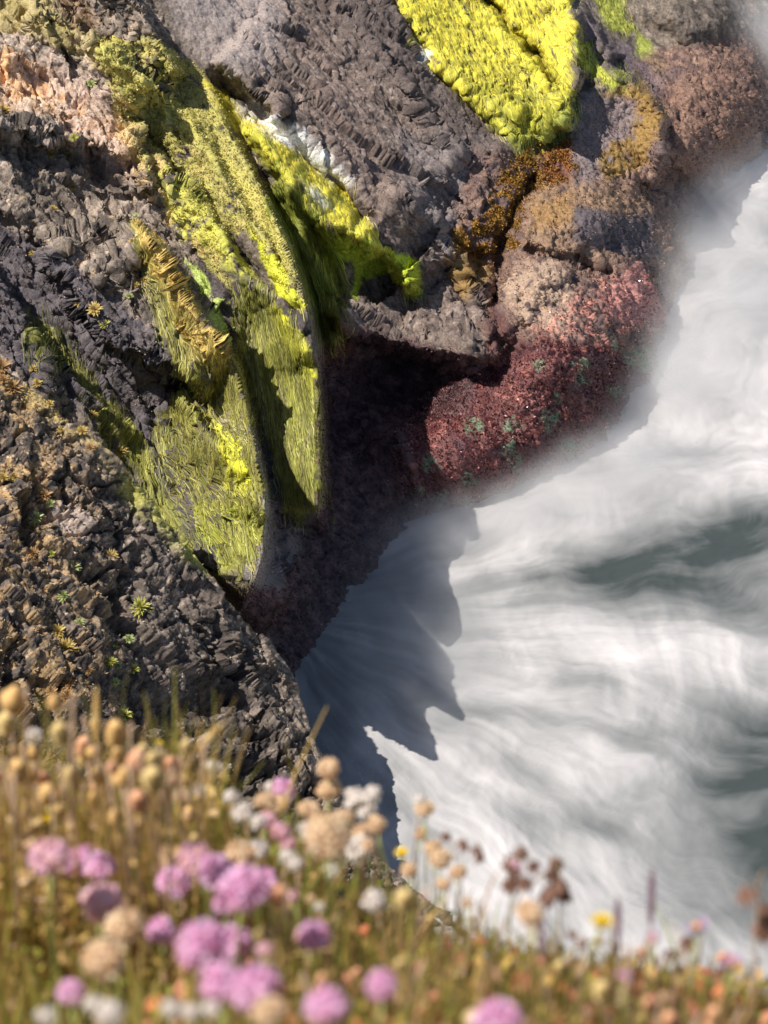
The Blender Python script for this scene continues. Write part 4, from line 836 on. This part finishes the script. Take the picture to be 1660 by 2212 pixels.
def flower(kind, u, v, px, label, tilt=(0, 0), grp=None, cat='flower', dry=False, maxd=2.95):
    D = {'pink': .027, 'blush': .027, 'peach': .025, 'white': .024, 'yellow': .024, 'daisy': .030}[kind]
    dist = D / (px * 1.80e-4); dist = min(max(dist, 1.12), maxd)
    p = at_dist(u, v, dist); 
    if p.y > edge_y(p.x) - .03:                      # keep the plant rooted on the turf
        dist *= (edge_y(p.x) - .03) / p.y; p = at_dist(u, v, dist)
    real = px * 1.80e-4 * dist; sc = real / {'white': .0225, 'yellow': .026, 'daisy': .034}.get(kind, .0275)
    gz = ground_z(p.x, p.y); h = p.z - gz
    k_ = 0
    while h > .36 and k_ < 20: dist *= 1.03; k_ += 1; p = at_dist(u, v, dist); h = p.z - ground_z(p.x, p.y); real = px*1.8e-4*dist
    k_ = 0
    while h < .15 and k_ < 25: dist *= .97; k_ += 1; p = at_dist(u, v, dist); h = p.z - ground_z(p.x, p.y)
    real = px * 1.8e-4 * dist; sc = real / {'white': .0225, 'yellow': .026, 'daisy': .034}.get(kind, .0275)
    root = bpy.data.objects.new({'pink': 'thrift_flower', 'blush': 'thrift_flower', 'peach': 'thrift_seed_head', 'white': 'papery_seed_head', 'yellow': 'yellow_flower', 'daisy': 'purple_daisy'}[kind], None); link(root)
    root.empty_display_size = .02; root.location = (p.x, p.y, p.z - h); tag(root, label, cat, grp)
    lx, ly = rnd.uniform(-.1, .1)*h, rnd.uniform(-.1, .1)*h
    root.location.x -= lx; root.location.y -= ly
    d = Vector((lx, ly, h)); q_ = d.to_track_quat('Z', 'Y').to_euler(); i = rnd.randrange(3) + (3 if dry or kind == 'white' else 0)
    st = child('stem', stems[i], root, (0, 0, 0), (1.3*sc**.5, 1.3*sc**.5, d.length), q_)
    hb = [.012, -.010, .005][i % 3] 
    off = Vector((hb*1.0*1.3*sc**.5, 0, 0)); off.rotate(q_)
    st.location = -off                               # the bend of the stem ends under the head
    root_shift = off
    c = {'yellow': 'calyx', 'daisy': 'calyx'}.get(kind, 'bract')
    child(c, cup if c == 'calyx' else bract, root, (lx, ly, h - .004*sc), sc, (tilt[0], tilt[1], 0))
    hd = child('flower_head', rnd.choice(heads[kind]), root, (lx, ly, h), (sc*rnd.uniform(.92, 1.08), sc*rnd.uniform(.92, 1.08), sc*rnd.uniform(.9, 1.05)), (tilt[0], tilt[1], rnd.uniform(0, 6.28)))
    if kind == 'daisy': child('disc', disc, hd, (0, 0, .002))
    return root
FL = [
 ('blush',108,1850,82,'pale peach pink thrift with a pink cheek, beside the ragged bright pair'),
 ('pink',178,1862,62,'bright pink thrift, first of the ragged pair beside the pale peach pink one'),
 ('pink',218,1870,58,'bright pink thrift with a flat top, second of the ragged pair'),
 ('blush',222,1948,80,'round thrift fading from pink to peach, just above two peach balls'),
 ('peach',268,2002,76,'peach thrift ball touching the fading pink one above it'),
 ('peach',224,2072,88,'large smooth cream peach thrift ball, lowest of the leaning row'),
 ('pink',150,2142,52,'small upright pink thrift bud by the bottom, below the cream peach ball'),
 ('peach',362,1858,58,'peach thrift ball touching a pink head beneath it'),
 ('pink',374,1904,68,'pink thrift with a pale top under the peach ball'),
 ('blush',424,1858,72,'pink and peach thrift in the middle of the long pink cluster'),
 ('pink',468,1882,74,'pink thrift partly open, between the blush one and the big pair'),
 ('peach',520,1848,62,'orange peach thrift ball sitting over the pink cluster'),
 ('pink',522,1920,92,'full pink thrift in the heart of the long cluster'),
 ('pink',568,1908,62,'pink thrift facing outwards at the end of the long cluster'),
 ('pink',487,1950,48,'small pink thrift tucked under the long cluster'),
 ('pink',436,2046,98,'biggest magenta pink thrift, one half of the largest double bloom'),
 ('pink',490,2046,84,'pink thrift with a peach centre, other half of the largest double bloom'),
 ('pink',350,2012,54,'purplish pink thrift alone beside the largest double bloom'),
 ('pink',480,2124,82,'light pink thrift directly below the largest double bloom'),
 ('pink',548,2138,88,'deep pink thrift over a peach ball near the bottom'),
 ('peach',582,2186,62,'peach thrift ball under the deep pink one at the bottom'),
 ('pink',675,2022,58,'rose pink thrift alone among brown grass and red leaves'),
 ('pink',704,2176,80,'pink thrift at the bottom, peach on its shaded side'),
 ('pink',826,2130,58,'slanting pink thrift beside a small red leaf'),
 ('pink',1074,2212,92,'lilac pink thrift cut by the bottom of the picture'),
 ('pink',612,1708,46,'soft pink thrift above the group of peach balls, against the black rock'),
 ('blush',570,2052,30,'small pale rose bud between the double bloom and the lone rose thrift'),
 ('blush',1108,1874,36,'flat rose red thrift alone over the white water'),
 ('peach',710,1660,46,'topmost peach ball, standing against the shaded water'),
 ('peach',712,1706,48,'second peach ball straight below the topmost one, on a green stem'),
 ('peach',668,1750,42,'round peach ball against black rock, beside the two stacked ones'),
 ('peach',574,1730,44,'peach ball touching the soft pink thrift'),
 ('peach',604,1738,42,'peach ball directly under the soft pink thrift'),
 ('blush',576,1772,38,'peach and white ball in the middle of the papery heads'),
 ('peach',742,1768,42,'peach ball half behind the large blurred one'),
 ('peach',706,1806,84,'large very blurred orange pink ball among the peach heads'),
 ('peach',780,1800,40,'peach ball leaning against its taller neighbour over dark water'),
 ('peach',812,1782,40,'taller peach ball of the leaning pair over dark water'),
 ('peach',796,1826,30,'small peach ball under the leaning pair'),
 ('blush',604,1796,38,'rosy flat head with white papery edges on a green stalk'),
 ('blush',622,1824,32,'salmon head with a white cap above a papery head'),
 ('peach',918,1746,34,'peach ball highest over the pale water edge'),
 ('peach',910,1800,28,'small orange ball below the highest one over pale water'),
 ('peach',936,1832,38,'brownish peach ball, upper of the pair on twiggy stems'),
 ('peach',952,1856,40,'salmon peach ball, lower of the pair on twiggy stems'),
 ('peach',990,1884,36,'salmon ball nearest the white water on its own stalk'),
 ('peach',884,1880,34,'peach ball below the yellow flower'),
 ('blush',634,1936,24,'little rose and white bud low between green stalks'),
 ('peach',672,1942,18,'tiny peach bud beside the little rose and white bud'),
 ('peach',958,1910,30,'dull pink ball low among dark twigs'),
 ('peach',1010,1950,22,'small pinkish bud beside the white water, below the salmon ball'),
 ('peach',1144,1974,56,'very blurred tan head alone in front of the white water'),
 ('peach',392,1722,34,'pale pinkish ball on the far left of the papery group'),
 ('white',455,1660,34,'papery white head nearest the straw spike'),
 ('white',72,1592,34,'blurred white head poking from the golden husks at the left'),
 ('white',430,1708,34,'white papery head beside an ochre one in front of black rock'),
 ('white',500,1722,32,'round white papery head on a dark stem'),
 ('white',524,1758,40,'ragged white papery head over the darkest rock'),
 ('white',590,1700,30,'small white papery head against black rock beside the soft pink thrift'),
 ('white',770,1726,46,'wide drooping papery head over the dark water'),
 ('white',804,1718,38,'flat papery head farthest out over the dark water'),
 ('white',794,1754,38,'greyish papery head below the two over the dark water'),
 ('white',558,1834,40,'double white papery head between green stalks'),
 ('white',560,1776,30,'white papery head on the side of a peach ball'),
 ('white',620,1852,34,'white papery head just under the salmon one'),
 ('white',666,1796,40,'blurred greyish papery head beside the large blurred ball'),
 ('white',640,1866,26,'small papery head on a thin pale curved stalk'),
 ('white',716,1880,28,'white papery head below the large blurred ball'),
 ('white',778,1834,54,'loose white papery head in the middle of the dry stems'),
 ('white',812,1946,44,'round grey papery globe low among brown stems'),
 ('white',908,1728,24,'faint papery head at the edge of the pale water'),
 ('white',240,2190,52,'bright white papery head at the bottom under the cream peach ball'),
 ('white',370,2182,40,'white papery head at the bottom, first of the row of three'),
 ('white',412,2188,36,'white papery head at the bottom, middle of the row of three'),
 ('white',458,2178,34,'white papery head at the bottom, last of the row of three under pink thrift'),
 ('white',100,2200,40,'dim papery head in the bottom corner'),
 ('white',200,2170,36,'pinkish papery head beside the small upright pink bud'),
 ('white',690,2020-60,20,'tiny papery fleck above the rose pink thrift'),
 ('yellow',62,1716,40,'bright yellow flower at the left edge on a white stem'),
 ('yellow',96,1772,34,'blurred yellow flower lower than the bright one at the left edge'),
 ('yellow',343,1606,24,'small yellow flower in front of the black rock'),
 ('yellow',868,1842,32,'yellow flower tucked among the peach balls'),
 ('yellow',1302,1990,48,'golden yellow flower head standing over the white water'),
]
for k, u, v, px, lab in FL: flower(k, u, v, px, lab, (rnd.uniform(-.35, .35), rnd.uniform(-.35, .35)), 'thrift and other flowers on the clifftop')
flower('daisy', 1414, 2030, 46, 'open purple daisy turned to the camera with an orange eye', (1.0, 0), 'purple daisies on the turf edge', maxd=2.3)
flower('daisy', 1508, 2004, 54, 'tall purple daisy seen from the side, petals swept up', (.1, .45), 'purple daisies on the turf edge', maxd=2.3)
flower('daisy', 1584, 2082, 50, 'short red and purple daisy seen from the side at the right', (.0, -.2), 'purple daisies on the turf edge', maxd=2.3)
flower('daisy', 1345, 2110, 34, 'dark reddish daisy half sunk in the turf below the yellow flower', (.3, .2), 'purple daisies on the turf edge', maxd=2.3)
# golden seed stalks: knobbly husks on upright stems
def knob(seed, mat):
    g = random.Random(seed); prof = [(.001, 0)]; z = 0
    for k in range(7): r = .0048*math.sin(math.pi*(k+.8)/8)+.0015; r *= 1.25; prof += [(r*g.uniform(.75, 1.25), z+.001), (r*.6, z+.0024)]; z += .0026
    prof.append((.0005, z+.002)); return lathe('seed_head', prof, mat, 8, g.uniform(-3, 3))
M_gold = plain('golden_husk', (.78, .48, .18)); M_rosy = plain('rosy_husk', (.80, .40, .22)); M_tan = plain('tan_husk', (.74, .54, .22))
knobs = [(c, knob(s, m)) for s, (c, m) in enumerate([('golden', M_gold), ('rosy', M_rosy), ('tan', M_tan), ('golden', M_gold)])]
SK = [(245,1562,1.3),(178,1592,1.3),(132,1562,1.1),(18,1482,1.5),(40,1640,1.2),(290,1622,1.3),(330,1655,1.2),(262,1650,1.3),(352,1690,1.2),(212,1692,1.2),(160,1652,1.2),(60,1650,1.2),(100,1690,1.2),(300,1702,1.1),(8,1540,1.3),(120,1500,.9),(205,1548,.9),(375,1632,1.0),(405,1600,.8)]
for k in range(34):
    u = gr.uniform(-20, 470); v = 1600 + abs(gr.randn())*110 + max(0, (u-300))*.45; SK.append((u, v, gr.uniform(.6, 1.0)))
for k in range(24):
    u = gr.uniform(560, 1660); v = (1900 + gr.rand()*250 if u < 950 else 2020 + gr.rand()*180 + .05*(u-950)); SK.append((u, v, gr.uniform(.5, .95)))
for k, (u, v, s) in enumerate(SK):
    dist = gr.uniform(1.9, 2.75) if v < 1850 else gr.uniform(1.5, 2.1); p = at_dist(u, v, dist); j = 0
    while (p.z - ground_z(p.x, p.y) > .33 or p.y < .3) and j < 30: dist *= 1.02; p = at_dist(u, v, dist); j += 1
    if p.y > edge_y(p.x) - .02: p = at_dist(u, v, dist * (edge_y(p.x)-.02) / p.y)
    h = max(p.z - ground_z(p.x, p.y), .05)
    c, me = knobs[k % 4] if u < 560 else knobs[2 if k % 2 else 1]
    root = link(bpy.data.objects.new('seed_stalk', None)); root.location = (p.x, p.y, p.z - h); root.empty_display_size = .02
    wh = 'in the blurred mass at the left' if u < 560 else 'in the low brown growth at the lower right'
    tag(root, f'{c} knobbly seed stalk {wh}', 'seed stalk', f'{c} seed stalks {wh}')
    child('stem', stems[k % 3 + 3], root, (0, 0, 0), (1.2, 1.2, h)); child('seed_head', me, root, (0, 0, h - .02*s), (s, s, s), (gr.uniform(-.2, .2), gr.uniform(-.2, .2), gr.uniform(0, 6)))
# dry plants with nodding husks, and grass spikes, against the white water
def tube(name, pts, r0, r1, mat, seg=6):
    pts = [Vector(p) for p in pts]; vs = []; fs = []
    for k, p in enumerate(pts):
        t = (pts[min(k+1, len(pts)-1)] - pts[max(k-1, 0)]).normalized(); a = t.orthogonal().normalized(); b_ = t.cross(a); r = r0 + (r1-r0)*k/(len(pts)-1)
        for s in range(seg): vs.append(p + (a*math.cos(6.283*s/seg) + b_*math.sin(6.283*s/seg))*r)
    for k in range(len(pts)-1):
        for s in range(seg): a = k*seg+s; b_ = k*seg+(s+1) % seg; fs.append((a, b_, b_+seg, a+seg))
    fs.append(tuple(range(seg))[::-1]); fs.append(tuple(range((len(pts)-1)*seg, len(pts)*seg)))
    me = bpy.data.meshes.new(name); me.from_pydata(vs, [], fs); me.polygons.foreach_set('use_smooth', [True]*len(fs)); me.materials.append(mat); return me
def husk(seed):
    g = random.Random(seed); vs = []; fs = []
    for k in range(6):
        a = 6.283*k/6 + g.uniform(-.2, .2); c, s = math.cos(a), math.sin(a); b_ = len(vs); L = g.uniform(.008, .011)
        vs += [(0, 0, 0), (c*.004 - s*.0025, s*.004 + c*.0025, -L*.5), (c*.0048, s*.0048, -L), (c*.004 + s*.0025, s*.004 - c*.0025, -L*.5)]; fs.append((b_, b_+1, b_+2, b_+3))
    me = bpy.data.meshes.new('husk'); me.from_pydata(vs, [], fs); me.materials.append(M_husk); return me
husks = [husk(s) for s in range(3)]
def spray_plant(label, base, path, pods, dist, scl=1.0):
    """base and path in picture points at one real distance; built in world space"""
    def W(u, v, dd=0): return at_dist(u, v, dist + dd)
    b_ = W(*base); gz = ground_z(b_.x, b_.y); root = link(bpy.data.objects.new('dry_plant', None)); root.location = (b_.x, b_.y, min(b_.z, gz)); root.empty_display_size = .02; tag(root, label, 'dry plant', 'dry plants against the white water')
    o0 = Vector(root.location); pts = [Vector((0, 0, 0))] + [W(*p) - o0 for p in [base] + path]
    st = child('stem', tube('stem', pts, .0016*scl, .0007*scl, M_drystem), root, (0, 0, 0))
    for k, (u, v, s, au, av) in enumerate(pods):
        e = W(u, v, rnd.uniform(-.03, .03)) - o0; a = W(au, av) - o0; m_ = (a + e)/2 + Vector((0, 0, .01))
        br = child('branch', tube('branch', [a, m_, e], .0007, .0005, M_drystem, 5), root, (0, 0, 0))
        hs = child('husk', husks[k % 3], br, e + Vector((0, 0, .004)), s*1.5*scl, (rnd.uniform(-.4, .4), rnd.uniform(-.4, .4), rnd.uniform(0, 6)))
spray_plant('dry stem arching over with five nodding brown husks beside the flat rose thrift', (1000,2080), [(1030,1990),(1065,1900),(1100,1850),(1130,1845)], [(1102,1905,1.0,1090,1862),(1133,1900,1.0,1120,1846),(1148,1868,.8,1125,1846),(1112,1880,.8,1100,1850),(1130,1843,.9,1120,1847),(1098,1868,.6,1092,1858)], 2.0)
spray_plant('dry stem curving into a hook of brown husks over white water', (1040,2120), [(1085,2010),(1130,1920),(1180,1885),(1200,1880)], [(1208,1862,.9,1198,1880),(1196,1886,.9,1190,1883),(1212,1905,1.0,1200,1882),(1206,1925,1.0,1200,1890),(1190,1935,1.0,1192,1895),(1182,1918,.9,1185,1885),(1222,1930,.8,1208,1895)], 2.0)
spray_plant('thin dry stem with three tiny dark buds at the edge of the brown twigs', (960,1960), [(975,1900),(1000,1840),(1030,1830)], [(1003,1818,.8,1000,1840),(1035,1836,.8,1025,1832),(1040,1850,.7,1030,1832),(965,1808,.7,985,1860)], 2.3)
spray_plant('tall wiry stem with brown husks at the right edge of the picture', (1632,2120), [(1636,2000),(1640,1900),(1650,1880)], [(1606,1920,1.0,1638,1930),(1652,1985,1.3,1640,1960),(1648,2005,1.1,1638,1985),(1660,1960,1.1,1645,1935)], 1.8)
spray_plant('twiggy dark branching stem below the yellow flower', (1250,2120), [(1275,2060),(1290,2020)], [(1240,2020,.5,1272,2065),(1330,2050,.5,1280,2050),(1300,2035,.5,1285,2035),(1262,2040,.5,1270,2065)], 1.9)
spray_plant('small leafless stem with a round dark bud beside the open daisy', (1460,2130), [(1464,2080),(1478,2045)], [(1486,2030,.9,1478,2047),(1440,2060,.6,1466,2075)], 1.9)
def spike(label, base, tip, dist, r, mat):
    a = at_dist(*base, dist); b_ = at_dist(*tip, dist); gz = ground_z(a.x, a.y); root = link(bpy.data.objects.new('grass_spike', None)); root.location = (a.x, a.y, gz); root.empty_display_size = .02; tag(root, label, 'grass spike', 'grass spikes in flower')
    a0 = a - Vector(root.location); b0 = b_ - Vector(root.location); m_ = a0.lerp(b0, .45)
    child('stem', tube('stem', [(0, 0, 0), a0, m_], .0012, .0009, M_drystem), root, (0, 0, 0))
    pts = [m_.lerp(b0, k/14) for k in range(15)]; vs = []; fs = []; ax = (b0-m_).normalized(); s1 = ax.orthogonal().normalized(); s2 = ax.cross(s1)
    for k in range(90):
        t = k/90; p = m_.lerp(b0, t); an = k*2.4; d = s1*math.cos(an) + s2*math.sin(an); w_ = r*math.sin(math.pi*min(1, t*.9+.1))**.5; L = r*2.2; e = d.cross(ax); bb = len(vs)
        vs += [p, p + d*w_*.8 + ax*L*.4 + e*r*.35, p + d*w_ + ax*L, p + d*w_*.8 + ax*L*.4 - e*r*.35]; fs.append((bb, bb+1, bb+2, bb+3))
    me = bpy.data.meshes.new('spikelets'); me.from_pydata([tuple(v) for v in vs], [], fs); me.materials.append(mat); child('spikelets', me, root, (0, 0, 0))
spike('slim purple grass spike standing tallest over the white water', (1402,2100), (1410,1888), 1.9, .0030, M_purple)
spike('short dull purple grass spike beside the golden yellow flower', (1338,2120), (1335,1955), 1.9, .0030, M_purple)
spike('dark reddish grass spike among the brown growth left of the tallest one', (1180,2160), (1172,1990), 1.7, .0022, M_purple)
spike('straw coloured grass spike leaning steeply against the black rock', (385,1672), (468,1576), 2.3, .0040, M_tan)
spike('upright faint straw spike above the golden husks', (207,1700), (208,1500), 2.3, .0035, M_tan)
